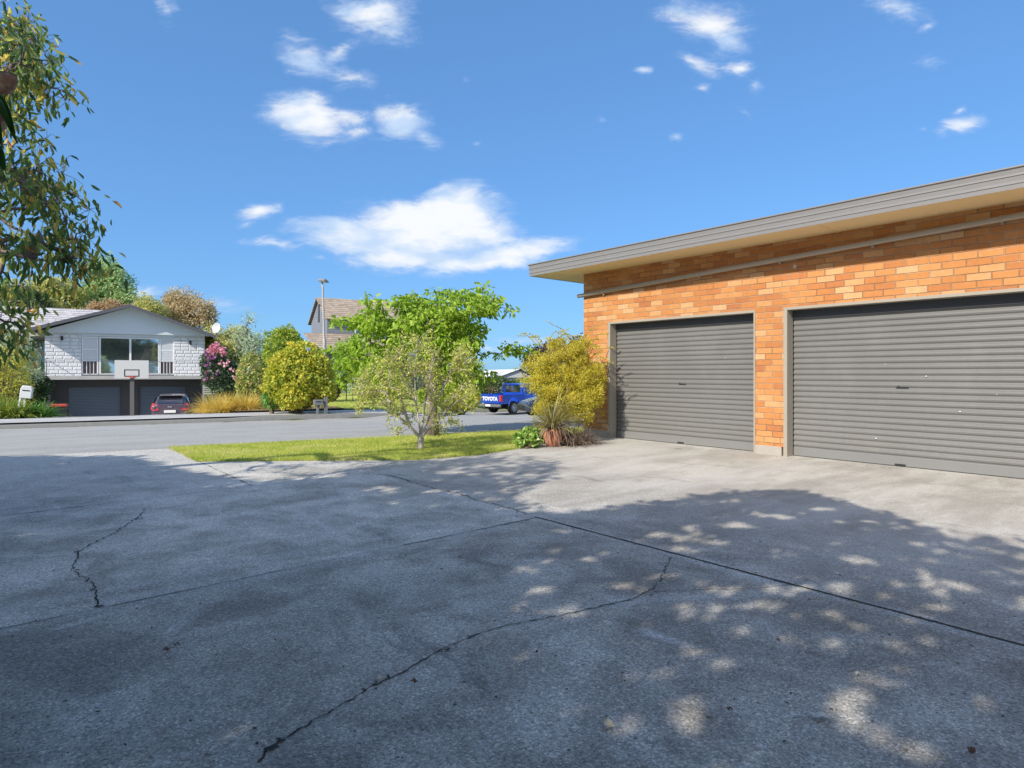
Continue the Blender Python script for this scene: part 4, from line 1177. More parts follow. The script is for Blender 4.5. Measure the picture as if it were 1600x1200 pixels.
# ---- small tree on the lawn (multi-stemmed, sparse, twiggy)
SB = pw(657, 0, 9.45); sb = Vector((SB.x, 9.45, .02))
blobs = [blob(*a) for a in [(590, 600, 42, 42, 9.4, .35), (635, 565, 60, 38, 9.5, .4), (690, 580, 58, 40, 9.5, .4), (630, 615, 70, 34, 9.3, .35), (705, 625, 50, 30, 9.5, .35), (742, 608, 26, 10, 9.4, .2), (575, 600, 25, 20, 9.3, .2), (665, 530, 46, 18, 9.5, .25), (568, 625, 22, 22, 9.3, .2), (625, 655, 40, 22, 9.4, .2), (690, 660, 35, 20, 9.4, .2), (725, 560, 30, 24, 9.4, .25)]]
LSTEM = [[pw(x, y, 9.45+dz*k) for k, (x, y) in enumerate(st)] for dz, st in ((-.03, [(641, 668), (633, 645), (620, 605), (603, 568)]), (.02, [(655, 662), (650, 630), (648, 590), (652, 545)]), (.05, [(664, 668), (676, 640), (694, 603), (708, 568)]), (-.05, [(668, 672), (690, 650), (716, 625), (738, 612)]), (.06, [(650, 675), (628, 655), (603, 634), (582, 612)]), (-.07, [(660, 664), (664, 630), (672, 590), (682, 548)]))]
tree('lawn_tree', 'small sparse twiggy tree with pale yellow green leaves on the lawn', 'tree', sb,
     [sb-Vector((0, 0, .08)), sb+Vector((0, 0, .06)), sb+Vector((.003, 0, .12)), sb+Vector((.005, 0, .17))], blobs, 320, 25, .036, .023, LM_small, BK_grey,
     r_trunk=.050, r_tip=.0026, cl_r=.09, tmpl=RHO, twigs=5, jit=.09, shell=.1, bias=.15, stems=LSTEM)
# ---- bright green tree behind it
TB = Vector((-1.46, 11.45, .02))
blobs = [blob(*a) for a in [(590, 512, 38, 22, 11.9, .7), (620, 495, 60, 34, 12, .9), (680, 500, 60, 42, 12.2, .9), (725, 490, 48, 38, 12.3, .8), (640, 545, 70, 34, 12, .9), (710, 550, 55, 45, 12.2, .9), (588, 565, 30, 30, 11.9, .6), (735, 580, 36, 26, 12.3, .6), (610, 590, 40, 22, 11.9, .6), (690, 608, 38, 22, 12, .6), (752, 580, 14, 9, 12.4, .3), (800, 549, 30, 9, 12.4, .3), (778, 560, 30, 7, 12.4, .3), (763, 452, 9, 12, 12.3, .2), (700, 458, 22, 10, 12.2, .3), (740, 462, 26, 9, 12.2, .3), (783, 484, 14, 8, 12.3, .2), (752, 470, 30, 22, 12.3, .4), (650, 470, 28, 9, 12.1, .3), (515, 545, 24, 5, 11.8, .2), (548, 502, 18, 7, 11.8, .25), (535, 548, 14, 9, 11.8, .25)]]
tree('green_maple', 'bright green broad leafed tree behind the twiggy lawn tree', 'tree', TB,
     [TB-Vector((0, 0, .1)), TB+Vector((-.02, .02, .35)), TB+Vector((-.05, .05, .75)), TB+Vector((-.1, .1, 1.15))], blobs, 270, 34, .105, .050, LM_maple, BK_dark,
     r_trunk=.095, r_tip=.006, cl_r=.23, flat=.45, tmpl=HEX, droop=.6, twigs=3, jit=.09, shell=.35, sag=-.03)

# ---- golden shrub at the garage corner, with long arching sprays
GB = Vector((.80, 10.85, 0))
gbl = [blob(*a) for a in [(880, 590, 40, 36, 10.8, .4), (850, 575, 28, 24, 10.7, .3), (905, 575, 26, 30, 10.85, .3), (918, 605, 26, 34, 10.7, .35), (868, 630, 34, 30, 10.6, .35), (900, 640, 28, 30, 10.6, .35), (845, 605, 26, 20, 10.6, .3), (885, 550, 32, 18, 10.8, .3), (850, 655, 18, 18, 10.5, .25), (862, 535, 12, 14, 10.7, .15), (908, 540, 14, 16, 10.8, .15), (930, 590, 14, 18, 10.8, .2), (828, 600, 14, 10, 10.5, .15), (935, 625, 12, 14, 10.75, .15)]]
gs = tree('golden_shrub', 'golden yellow feathery shrub against the corner of the brick garage', 'shrub', GB, [GB-Vector((0, 0, .05)), GB+Vector((0, 0, .2)), GB+Vector((0, 0, .5))],
     gbl, 340, 120, .042, .013, LM_gold, BK_brown, r_trunk=.05, r_tip=.003, cl_r=.105, twigs=3, jit=.08, shell=.3, outward=.9, droop=-.7)
mb = MB(); PP = []; DD = []
for i in range(150):
    a = pw(random.uniform(845, 925), random.uniform(545, 650), random.uniform(10.5, 11))
    side = -1 if random.random() < .55 else 1
    l = random.uniform(.25, .75)
    e = a + Vector((side*l*random.uniform(.35, .95), random.uniform(-.25, .1), l*random.uniform(.1, .85)))
    if side > 0: e.x = min(e.x, a.x+.38)
    m = a.lerp(e, .55)+Vector((0, 0, .10)); e.z -= .04
    mb.tube([a-GB, m-GB, e-GB], [.004, .003, .0015], 3, caps=False)
    for k in range(46):
        f = random.uniform(.25, 1); p = (a.lerp(m, f*1.8) if f < .55 else m.lerp(e, (f-.55)/.45))
        PP.append(tuple(p-GB)); DD.append(tuple((e-a).normalized()*.8+Vector((random.gauss(0, .6), random.gauss(0, .6), random.gauss(0, .6)))))
mb.build('sprays', BK_brown, gs); leaves('spray_foliage', PP, DD, .036, .016, LM_gold, gs)
# shrub twigs with dusky tips among it
pb = [blob(*a) for a in [(838, 568, 22, 22, 14.5, .5), (860, 553, 24, 16, 14.5, .5), (885, 548, 26, 18, 14.5, .5), (905, 545, 10, 22, 14.5, .4)]]
tree('burgundy_tree', 'dark burgundy leafed tree behind the golden shrub', 'tree', (1.1, 14.6, .0), [(1.1, 14.6, -.1), (1.1, 14.6, .5), (1.05, 14.6, 1.0)], pb, 90, 36, .06, .04, LM_purple, BK_dark, r_trunk=.05, cl_r=.16)
# ---- pot with a spiky plant
pc = Vector((.66, 9.98, 0))
pot = empty('potted_flax', pc, 0, 'terracotta pot of arching bronze strap leaves beside the garage corner', 'potted plant')
M_terra = plain('terracotta', [.42, .17, .09], .8, var=.22, scale=14, bump=.3)
mb = MB(); mb.lathe([(0, .0), (.09, .0), (.105, .01), (.145, .08), (.158, .15), (.150, .215), (.138, .235), (.150, .25), (.152, .285), (.138, .288), (.130, .25), (0, .25)], 28); mb.build('pot', M_terra, pot, smooth=True)
mb = MB(); mb.lathe([(0, .262), (.134, .258)], 20); mb.build('soil', plain('soil', [.04, .028, .02], .95), pot)
o = straps('x', None, None, pc, 150, .66, .022, LM_flax, spread=1.3, droop=.8, parent=pot, part='leaf_blades'); o.location = (0, 0, .26)
o = straps('x', None, None, pc, 150, .42, .013, LM_dead, spread=1.5, droop=3.2, parent=pot, part='dead_leaves', r0=.10); o.location = (.02, 0, .24)
for (dx, dy, L_, nm) in ((.33, .12, .36, 'dry brown grass tuft between the pot and the garage'), (.55, .33, .32, 'dry grass tuft leaning on the plinth of the garage'), (.26, .42, .45, 'dead strap leaf clump under the golden shrub')):
    straps('dry_grass', nm, 'dry grass', (pc.x+dx, pc.y+dy, .0), 230, L_*1.2, .008, LM_dead, spread=1.3, droop=1.9, r0=.14)
# fresh green plant at the lawn corner
for (x, y, s, lab) in ((.22, 9.75, 1.0, 'leafy bright green plant at the lawn corner beside the pot'), (.28, 10.25, 1.1, 'leafy green plant behind the pot under the golden shrub')):
    shell_bush('leafy_plant', lab, 'plant', (x, y, .0), [(x, y, .12*s, .17*s, .17*s, .14*s), (x+.1, y+.05, .1*s, .13, .13, .12)], 500, .07, .04, LM_fresh, tmpl=HEX, thick=.4)

# ---- plants across the road
def gz(x, y): return G(x, y)
def pb_(px, Z):
    x = (px-800)*Z/960; return (x, Z, gz(x, Z))
# round yellow green shrub
b0 = pb_(462, 19.2)
shell_bush('round_shrub', 'large round clipped shrub of yellow green leaves touched with orange', 'shrub', b0, [blob(466, 590, 42, 46, 19.2, .9), blob(445, 600, 30, 36, 19.0, .7), blob(494, 598, 28, 34, 19.3, .7), blob(472, 556, 28, 22, 19.2, .5), blob(442, 570, 20, 20, 18.9, .4), blob(498, 572, 18, 20, 19.1, .4), blob(458, 620, 24, 18, 18.6, .4), blob(510, 612, 14, 16, 19.1, .3)], 17000, .09, .062, LM_round, tmpl=RHO, thick=.16, lump=.13)
shell_bush('mottled_shrub', 'upright mottled green shrub left of the round yellow one', 'shrub', pb_(395, 22.5), [blob(394, 590, 20, 38, 22.5, .6), blob(385, 600, 14, 30, 22.3, .4), blob(404, 605, 14, 30, 22.3, .4)], 5500, .09, .06, LM_mottle, thick=.12)
shell_bush('conifer_shrub', 'tall olive green conifer rising behind the round shrub', 'shrub', pb_(436, 25), [blob(438, 555, 24, 42, 25, .8), blob(450, 540, 20, 28, 25, .6), blob(425, 580, 16, 36, 25, .5), blob(462, 560, 14, 30, 25, .5)], 15000, .12, .045, LM_conifer, thick=.16, lump=.16, up=None)
shell_bush('low_hedge_plant', 'low green leafy clump between the yellow grass and the round shrub', 'plant', pb_(424, 18.9), [blob(424, 622, 13, 16, 18.9, .3)], 1200, .10, .03, LM_agap, thick=.25)
# golden grasses
for i, (px, Z, s, lab) in enumerate([(332, 20.6, 1.0, 'golden grass clump nearest the opposite garage'), (356, 20.9, 1.05, 'middle clump of tall golden grass'), (384, 20.6, .95, 'golden grass clump nearest the shrubs'), (345, 20.1, .8, 'low golden grass clump at the footpath edge')]):
    straps('golden_grass', lab, 'ornamental grass', pb_(px, Z), 900, .72*s, .012, LM_oats, spread=1.15, droop=1.5, r0=.30, group='golden grasses by the far footpath', seg=4)
# bark mulch under the shrubs
mul = [fromtq(10.04, q) for q in np.linspace(1.0, 4.3, 6)] + [fromtq(11.6, 4.3), fromtq(13.5, 1.2), fromtq(11, .8)]
sheet('garden_bed', mul, plain('bark_mulch', [.17, .09, .05], .95, var=.5, scale=25, bump=.8), .05, 1)
# rhododendron with flowers
rb = [blob(345, 585, 24, 26, 29, 1.0), blob(335, 565, 16, 18, 29, .8), blob(358, 600, 18, 24, 29, .9)]
rh = shell_bush('rhododendron', 'dark leaved rhododendron with pink and violet flowers beside the white house', 'shrub', pb_(345, 29), rb, 6000, .16, .06, LM_rhodo, thick=.2)
bx = np.array(pb_(345, 29))
def blooms(nm, spots, mat, per=60, rr=.17):
    for (px, py, q) in spots:
        c = np.array(pw(px, py, 28.1)); P = c + rdir(int(per*q))*rr*math.sqrt(q)*R.uniform(.3, 1, int(per*q))[:, None]
        leaves(nm, P-bx, rdir(len(P)), .13, .11, mat, rh)
blooms('pink_flower', [(330, 545, 1), (338, 541, 1.2), (345, 547, 1.2), (333, 551, 1), (350, 552, .7), (352, 570, .12), (362, 578, .15), (366, 590, .12), (345, 566, .1), (372, 583, .12), (331, 590, .1), (356, 565, .1)], LM_pink)
blooms('violet_flower', [(328, 560, .5), (324, 570, .4), (333, 557, .5), (325, 582, .35), (322, 592, .3), (340, 583, .15), (323, 552, .3)], LM_violet)
# silver and gold shrubs at the far left
shell_bush('gold_green_shrub', 'yellow green shrub with orange tips at the far left across the road', 'shrub', pb_(8, 19.4), [blob(5, 585, 32, 38, 19.4, .8), blob(20, 605, 24, 30, 19.2, .6), blob(-30, 590, 40, 45, 19.6, .9), blob(12, 562, 22, 20, 19.4, .5)], 9000, .08, .03, LM_olive, thick=.22, lump=.15)
shell_bush('silver_shrub', 'pale silvery shrub behind the yellow green one at the far left', 'shrub', pb_(25, 21), [blob(18, 545, 26, 26, 21, .7), blob(40, 565, 16, 24, 21, .5), blob(50, 585, 14, 14, 20.8, .4), blob(-10, 530, 26, 26, 21, .7)], 7000, .12, .03, LM_silver, thick=.3, lump=.25)
shell_bush('shade_shrub', 'dark green shrub below the silver one beside the opposite house', 'shrub', pb_(58, 21.2), [blob(60, 602, 15, 14, 21.2, .5), blob(48, 615, 22, 18, 21, .6)], 2600, .1, .05, LM_hedge, thick=.25)
for (px, Z, lm, lab, n) in [(8, 18.2, LM_lime, 'lime striped strap leaf clump at the left edge of the far footpath', 260), (27, 18.3, LM_lime, 'lime striped strap leaf clump next to the letterbox', 220), (50, 18.8, LM_agap, 'bright green strap leaf clump right of the letterbox', 300), (66, 18.9, LM_agap, 'green strap leaf clump at the drive corner of the white house', 300), (-14, 18.3, LM_lime, 'lime strap leaf clump', 200)]:
    straps('strap_leaf_plant', lab, 'plant', pb_(px, Z), n, .62, .035, lm, spread=1.2, droop=1.4, r0=.14, group='strap leaf plants by the far footpath')

# background trees
def bgtree(name, lab, px, Z, blobs, n_cl, nl, L, W, lm, bm=BK_brown, r=.18, tr_top=None, cl=.6, twigs=0):
    b = Vector(pb_(px, Z)); b.z = min(b.z, -.3)
    z1 = min(bl[2] for bl in blobs)
    t = [b-Vector((0, 0, .3)), Vector((b.x+.1, b.y, b.z+(z1-b.z)*.5)), Vector((b.x, b.y, z1))]
    return tree(name, lab, 'tree', b, t, blobs, n_cl, nl, L, W, lm, bm, r_trunk=r, r_tip=.02, cl_r=cl, group='trees behind the far houses', twigs=twigs)
bl = lambda L_, Z: [blob(a, b, c, d, Z, (c+d)*.5*Z/960) for a, b, c, d in L_]
bgtree('airy_green_tree', 'tall airy green tree above the roof of the white house', 165, 58, bl([(160, 425, 22, 24), (180, 445, 28, 22), (150, 455, 26, 24), (195, 465, 20, 14), (145, 410, 10, 10), (172, 475, 40, 16)], 58), 130, 60, .34, .16, LM_bgreen, cl=.75, twigs=2)
bgtree('pale_olive_tree', 'pale olive tree left of the airy green one behind the tiled roof', 95, 55, bl([(85, 455, 24, 20), (105, 465, 18, 18), (62, 462, 18, 22), (118, 455, 12, 16), (30, 465, 24, 22), (90, 485, 40, 14)], 55), 110, 75, .3, .14, LM_bolive, cl=.7)
bgtree('tan_tree', 'brown tan tree with fine seed heads above the right slope of the gable', 300, 60, bl([(285, 480, 22, 26), (305, 490, 28, 26), (275, 470, 14, 16), (325, 500, 14, 18), (268, 490, 14, 20)], 60), 150, 80, .24, .10, LM_tan, cl=.65, twigs=3)
bgtree('dull_gold_tree', 'rounded dull gold tree just behind the ridge of the gable', 232, 57, bl([(232, 480, 18, 16), (240, 492, 16, 16), (222, 488, 12, 14)], 57), 70, 80, .22, .10, LM_bolive, cl=.6)
bgtree('russet_tree', 'low russet tree showing just above the tiled roof', 165, 50, bl([(170, 482, 24, 9), (150, 486, 16, 8), (190, 484, 14, 8)], 50), 50, 80, .2, .09, LM_orange, cl=.5)
bgtree('yellow_green_tree', 'yellow green tree behind the rhododendron and the dish', 355, 40, bl([(345, 548, 28, 24), (375, 545, 26, 22), (330, 535, 14, 14), (362, 530, 26, 14), (330, 520, 10, 8)], 40), 110, 80, .18, .10, LM_bolive, cl=.5)
bgtree('blue_gum', 'thin bluish young gum tree between the two houses', 395, 38, bl([(385, 535, 20, 22), (400, 545, 16, 22), (372, 520, 12, 10), (387, 500, 8, 12), (412, 528, 10, 10)], 38), 60, 34, .2, .05, LM_gum, cl=.45, twigs=3)
bgtree('dark_evergreen', 'dark evergreen behind the far end of the tiled roof', 45, 52, bl([(60, 478, 22, 14), (40, 470, 20, 20), (15, 480, 20, 22)], 52), 60, 80, .24, .11, LM_hedge, cl=.6)
bgtree('green_tree', 'leafy green tree behind the lawn tree and beside the two storey house', 560, 36, bl([(545, 560, 20, 24), (535, 590, 18, 18), (575, 575, 30, 26), (555, 540, 18, 12)], 36), 90, 60, .2, .12, LM_maple, cl=.5)
bgtree('street_tree', 'green tree beyond the hedge right of the maple', 740, 50, bl([(715, 580, 26, 14), (690, 590, 26, 16), (735, 574, 18, 8)], 50), 90, 60, .24, .14, LM_conifer, cl=.55)
# hedges on the right
shell_bush('yellow_hedge', 'rounded yellow green hedge left of the blue pickup', 'hedge', pb_(722, 33), [blob(733, 622, 18, 17, 33, 1.0), blob(712, 624, 18, 15, 33, 1.0), blob(690, 624, 18, 15, 33.5, 1.0), blob(665, 624, 18, 15, 34, 1.0)], 8000, .12, .07, LM_yhedge, thick=.2)
shell_bush('dark_hedge', 'dark tall hedge behind the tray of the blue pickup', 'hedge', pb_(775, 44), [blob(768, 608, 22, 17, 44, 1.0), blob(785, 608, 16, 17, 44, 1.0), blob(745, 618, 14, 16, 43, 1.0), blob(800, 610, 16, 16, 44, 1.0)], 6000, .14, .08, LM_hedge, thick=.2)
shell_bush('pale_shrub', 'pale green shrub behind the roof of the blue pickup', 'shrub', pb_(806, 46), [blob(808, 602, 10, 5, 46, .6), blob(822, 600, 12, 7, 46, .6)], 1500, .12, .06, LM_fresh, thick=.3)
# garden in front of the two storey house
shell_bush('russet_shrub', 'rust brown shrub right of the round shrub', 'shrub', pb_(520, 26), [blob(519, 612, 11, 12, 26, .4)], 1400, .08, .05, LM_purple, thick=.25)
for px, lab in ((541, 'clipped ball topiary on a stem nearest the round shrub'), (551, 'clipped ball topiary on a stem, right one of the pair')):
    x, y, z = pb_(px, 27 if px == 541 else 26.5); z = G(x, y)
    t = empty('topiary_ball', (x, y, z), 0, lab, 'topiary', 'topiary balls by the neighbour lawn')
    mb = MB(); mb.tube([(0, 0, 0), (.01, 0, .5), (0, 0, .95)], .025, 6); mb.build('trunk', BK_brown, t)
    d = rdir(900); leaves('foliage', d*R.uniform(.6, 1, 900)[:, None]*np.array([.24, .24, .20])+np.array([0, 0, 1.02]), d, .05, .035, LM_conifer, t)
for i, (px, Z, w, lab, lm) in enumerate([(590, 31, 26, 'low pale border shrubs along the neighbour lawn', LM_bolive), (560, 30, 16, 'white flowering shrub in front of the two storey house', LM_silver), (625, 30, 26, 'low tangled border plant behind the lawn tree', LM_mottle)]):
    shell_bush('border_shrub', lab, 'shrub', pb_(px, Z), [blob(px, 614 if i != 1 else 602, w, 11, Z, .6)], 2600, .1, .05, lm, thick=.3)

# shade trees behind and left of the camera (their shadow is what darkens the drive)
tg = []
def cast(poly, n, h0, h1, out):
    k = 0; g = scatter(poly, n*6)
    for x, y in g:
        h = random.uniform(h0, h1)
        p = (x+ck*h*SUN_H[0], y+ck*h*SUN_H[1], h)
        if visible(*p, m=.12): continue
        out.append(p); k += 1
        if k >= n: break
cast(W_main, 1300, 2.7, 4.6, tg)
cast(W_main, 420, 4.2, 6.4, tg)
cast([(-7.35, 8.7), (-5.4, 8.6), (-4.9, 8.0), (-2.9, 6.5), (-1.0, 6.4), (-.2, 5.4), (.1, 3.5), (0, 1.2), (-3.5, .8), (-8, 5)], 480, 3.0, 5.5, tg)
cast(W_strk, 46, 4.6, 6.4, tg)
shades = [((-10.5, 1.0), 'leafy shade tree left of the driveway'), ((-5.6, -3.2), 'leafy shade tree behind the photographer on the left'), ((-2.0, -5.5), 'leafy shade tree directly behind the photographer')]
groups = [[], [], []]
for p in tg:
    d = [math.hypot(p[0]-s[0][0], p[1]-s[0][1]) for s in shades]; groups[d.index(min(d))].append(p)
for (s, lab), g in zip(shades, groups):
    if len(g) < 5: continue
    c = np.mean(np.array(g), axis=0)
    b = Vector((s[0], s[1], 0))
    tree('shade_tree', lab, 'tree', b, [b-Vector((0, 0, .1)), b+Vector((.05, .05, 1)), b.lerp(Vector((c[0], c[1], 0)), .12)+Vector((0, 0, 2)), b.lerp(Vector((c[0], c[1], 0)), .3)+Vector((0, 0, 3.0))], None, 0, 44, .15, .085, LM_shade, BK_dark,
         r_trunk=.2, r_tip=.004, cl_r=.36, targets=g, lvar=.25, group='shade trees around the driveway', twigs=0, keep=keep_shade)

# near sprig at the very left edge: long leaves and two papery buds
def near_sprig():
    b = Vector((-1.15, 1.12, 0))
    r = empty('flowering_branch', b, 0, 'close branch with long dark leaves and rusty buds at the left edge', 'plant')
    mb = MB()
    tips = [pw(-4, 170, 1.02), pw(-8, 210, 1.02), pw(-10, 255, 1.03)]
    mb.tube([(0, 0, 0), (.02, -.02, .6), (.05, -.05, 1.2), tuple(pw(-30, 260, 1.03)-b), tuple(pw(-18, 130, 1.02)-b)], [.012, .01, .008, .005, .003], 7)
    mb.build('stem', BK_brown, r, smooth=True)
    m, nt, bs = newmat('papery_bud'); p = nt.obj()
    nt.put(bs.inputs['Base Color'], nt.ramp(nt.noise(p, 30, 4), [(.3, (.10, .03, .02)), (.5, (.20, .10, .06)), (.65, (.38, .30, .20))])); bs.inputs['Roughness'].default_value = .7
    for (px, py, L_) in ((24, 118, .045), (10, 178, .04)):
        tip = pw(px, py, 1.02); root_ = pw(px-38, py+22, 1.03)
        d = (root_-tip); mb = MB(); pts = [tip+d*f for f in (0, .12, .35, .6, .85, 1)]
        mb.tube([q-b for q in pts], [.003, .009, .016, .018, .012, .004], 12); mb.build('bud', m, r, smooth=True)
    P, Dq = [], []
    for q in range(7):   # the rest of the bush, outside the frame
        a = random.uniform(PI*.6, PI*1.5); e = Vector((.15+.45*math.cos(a)-.15, .45*math.sin(a)*.7-.1, random.uniform(.9, 1.75)))
        mb = MB(); mb.tube([(0, 0, 0), tuple(e*.5+Vector((.03, 0, .1))), tuple(e)], [.010, .007, .003], 6); mb.build('stem', BK_brown, r, smooth=True)
        for k in range(26):
            f = random.uniform(.4, 1); P.append(tuple(e*f)); Dq.append((random.gauss(0, 1), random.gauss(0, 1), random.gauss(-.2, .5)))
    lm = leafmat('long_dark_leaf', [(0, (.015, .05, .012)), (1, (.03, .10, .02))], .35, .35)
    leaves('foliage', P, Dq, .12, .028, lm, r, HEX)
    for (a, c, w) in (((-12, 140), (26, 224), .016), ((-16, 150), (18, 205), .014), ((-10, 190), (3, 230), .014), ((-6, 225), (10, 285), .013), ((-20, 180), (-2, 262), .016)):
        A, C_ = pw(*a, 1.0), pw(*c, .99); mb = MB(); d = C_-A; sd = d.cross(Vector((.3, 1, .1))).normalized()
        n = 8; b0 = 0
        for k in range(n+1):
            f = k/n; q = A+d*f+Vector((.0, .0, .012*math.sin(PI*f))); ww = w*math.sin(PI*min(1, .08+f*.92))**.7*.62
            mb.v += [tuple(q-sd*ww-b), tuple(q+Vector((0, .004, 0))-b), tuple(q+sd*ww-b)]
            if k:
                j = 3*k
                mb.f += [[j-3, j-2, j+1, j], [j-2, j-1, j+2, j+1]]; mb.m += [0, 0]
        mb.build('leaf', lm, r, smooth=True)
near_sprig()

# fallen leaves on the drive
M_fl = [plain('fallen_leaf_grey', [.58, .55, .48], .8), plain('fallen_leaf_rust', [.15, .075, .05], .8), plain('fallen_leaf_tan', [.60, .50, .34], .8)]
fl = [(1280, 1125, .07, 0, 'pale grey curled leaf lying nearest the camera on the right'), (950, 1138, .06, 2, 'tan leaf lying in a light spot near the bottom of the drive'), (1338, 948, .03, 2, 'yellow brown leaf just below the long joint'), (1216, 1005, .02, 1, 'small rust leaf below the long joint'), (1140, 1114, .02, 1, 'small red brown leaf in the shade'), (260, 1020, .03, 1, 'dark brown leaf on the left of the drive'), (276, 1012, .025, 1, 'rust leaf beside the dark brown one'), (1128, 1015, .022, 0, 'pale leaf scrap in the middle of the drive'), (594, 1065, .03, 2, 'pale leaf lying on the long crack'), (1340, 1058, .022, 0, 'grey leaf scrap right of centre'), (1103, 1080, .02, 0, 'small pale scrap above the tan leaf'), (647, 1070, .03, 1, 'dark dry leaf right of the long crack'), (1518, 1180, .04, 1, 'dark thin leaf at the bottom right')]
for (px, py, L_, mi, lab) in fl:
    x, y = gp(px, py); a = random.uniform(0, PI); mb = MB(); n = 6
    for k in range(n+1):
        f = k/n; w = L_*.26*math.sin(PI*min(1, .05+f*.93)); q = Vector((L_*(f-.5), 0, .006+.010*math.cos(f*5)**2))
        mb.v += [(q.x, -w, q.z+.007), (q.x, 0, q.z), (q.x, w, q.z+.005)]
        if k: j = 3*k; mb.f += [[j-3, j-2, j+1, j], [j-2, j-1, j+2, j+1]]; mb.m += [0, 0]
    o = mb.build('fallen_leaf', M_fl[mi], loc=(x, y, .002)); o.rotation_euler = (0, 0, a if px != 1280 else -.35)
    tag(o, lab, 'leaf', 'fallen leaves on the driveway')

LP = []
for i in range(420):
    x, y = gp(random.uniform(-100, 1700), 600 + 590*random.uniform(.18, 1)**1.3)
    if y > 8: continue
    LP.append((x, y, .003+.002*random.random()))
for i in range(260):   # swept up against the doors and the long joint
    t = random.uniform(.7, 8.8); w = abs(random.gauss(0, .12))+.02 if i % 2 else 5.2+random.gauss(0, .05)
    LP.append((*gw(t, w), .004))
LP = np.array(LP); D = rdir(len(LP)); D[:, 2] *= .12
ll = R.uniform(.005, .022, len(LP))
tag(leaves('leaf_litter', LP, D, ll, ll*.5, leafmat('litter', [(0, (.03, .02, .015)), (.5, (.12, .08, .05)), (.8, (.30, .24, .16)), (1, (.50, .45, .35))], .05, .8), tmpl=HEX, up=np.tile([0, 0, 3.], (len(LP), 1))), 'tiny bits of leaf litter scattered over the driveway', 'leaf litter', kind='stuff')

# ------------------------------------------------------------------ street furniture
def lamp():
    Z = 22; x = (507-800)*Z/960; z0 = G(x, Z)
    r = empty('street_lamp', (x, Z, z0), 0, 'slim galvanised street lamp post rising behind the round shrub', 'street lamp')
    zt = H+(583-440)*Z/960 - z0; zm = H+(583-530)*Z/960 - z0
    mb = MB(); mb.tube([(0, 0, 0), (0, 0, zm-.02), (-.02, 0, zm+.1), (-.06, 0, zt-.25), (-.085, 0, zt)], [.07, .062, .042, .034, .030], 12); mb.build('pole', plain('lamp_post_grey', [.40, .38, .36], .6, .1), r, smooth=True)
    mb = MB(); mb.box((-.19, -.16, zt), (.06, .34, zt+.06)); mb.box((-.16, -.10, zt+.06), (.03, .30, zt+.095)); h = mb.build('lamp_head', plain('lamp_head_grey', [.25, .25, .26], .5), r, bevel=.015)
    mb = MB(); mb.box((-.15, -.12, zt-.012), (.02, .2, zt-.001)); mb.build('lens', M_white, h)
lamp()

def letterboxes():
    x, y, z = pb_(40, 18.6)
    k = 18.6/960
    r = empty('letterbox', (x, y, z), HROT, 'white letterbox on a thin post among strap leaf plants', 'letterbox')
    mb = MB(); mb.bar((-.06, 0, 0), (-.02, 0, .62), .05, .05); mb.build('post', M_white, r)
    M = Matrix.Rotation(math.radians(7), 4, 'Y'); M.translation = Vector((0, 0, .62))
    mb = MB(); mb.box((-.14, -.12, 0), (.14, .14, .30), 0, M); mb.prism([(-.14, .30), (.14, .30), (.10, .37), (-.08, .37)], -.14, .12, 0, M @ XZ); b = mb.build('box', M_white, r, bevel=.01)
    mb = MB(); mb.box((-.09, -.128, .22), (.09, -.121, .25), 0, M); mb.build('slot', M_black, b)
    x, y, z = pb_(27, 18.9)
    mb = MB(); mb.bar((0, 0, 0), (.22, 0, .95), .11, .05); tag(mb.build('leaning_board', plain('weathered_white_board', [.55, .56, .58], .8, var=.2), loc=(x, y, z)), 'pale weathered board leaning beside the letterbox', 'board')
    x, y, z = pb_(509, 18.7)
    r = empty('timber_letterbox', (x, y, z), HROT, 'grey timber letterbox post at the foot of the round shrub', 'letterbox')
    mb = MB(); mb.box((-.05, -.05, 0), (.05, .05, .52)); mb.build('post', plain('grey_timber', [.16, .165, .16], .9, var=.3, scale=12), r)
    mb = MB(); mb.box((-.36, -.09, .28), (-.10, .10, .44)); mb.box((-.27, -.03, 0), (-.20, .04, .28)); b = mb.build('box', plain('grey_box', [.18, .19, .20], .7, var=.2), r, bevel=.008)
    mb = MB(); mb.box((-.31, -.097, .37), (-.15, -.091, .395)); mb.build('slot', M_black, b)
letterboxes()

def bin_():
    Z = 27; x = (92-800)*Z/960; z = -1.26
    r = empty('wheelie_bin', (x, Z, z), math.radians(30), 'black wheelie bin with a red lid beside the left garage door opposite', 'bin')
    mb = MB(); n = len(mb.v)
    a, b = (.22, .24), (.29, .34)
    P = [(-a[0], -a[1], .05), (a[0], -a[1], .05), (a[0], a[1], .05), (-a[0], a[1], .05), (-b[0], -b[1], .98), (b[0], -b[1], .98), (b[0], b[1], .98), (-b[0], b[1], .98)]
    for f in ((0,3,2,1),(4,5,6,7),(0,1,5,4),(1,2,6,5),(2,3,7,6),(3,0,4,7)): mb.face([P[i] for i in f])
    mb.box((-.31, -.36, .95), (.31, .36, .985)); mb.build('body', M_black, r, bevel=.01)
    mb = MB(); mb.box((-.32, -.38, .99), (.32, .38, 1.03)); mb.prism([(-.32, 1.03), (.32, 1.03), (.26, 1.08), (-.26, 1.08)], -.34, .34, 0, XZ); mb.build('lid', plain('red_lid', [.50, .07, .04], .5, var=.15), r, bevel=.01)
    for s in (-1, 1):
        mb = MB(); mb.tube([(s*.22, .28, .1), (s*.28, .28, .1)], .1, 14); mb.build('wheel', M_tyre, r)
    mb = MB(); mb.bar((-.25, .40, .96), (.25, .40, .96), .03); mb.build('handle', M_black, r)
bin_()

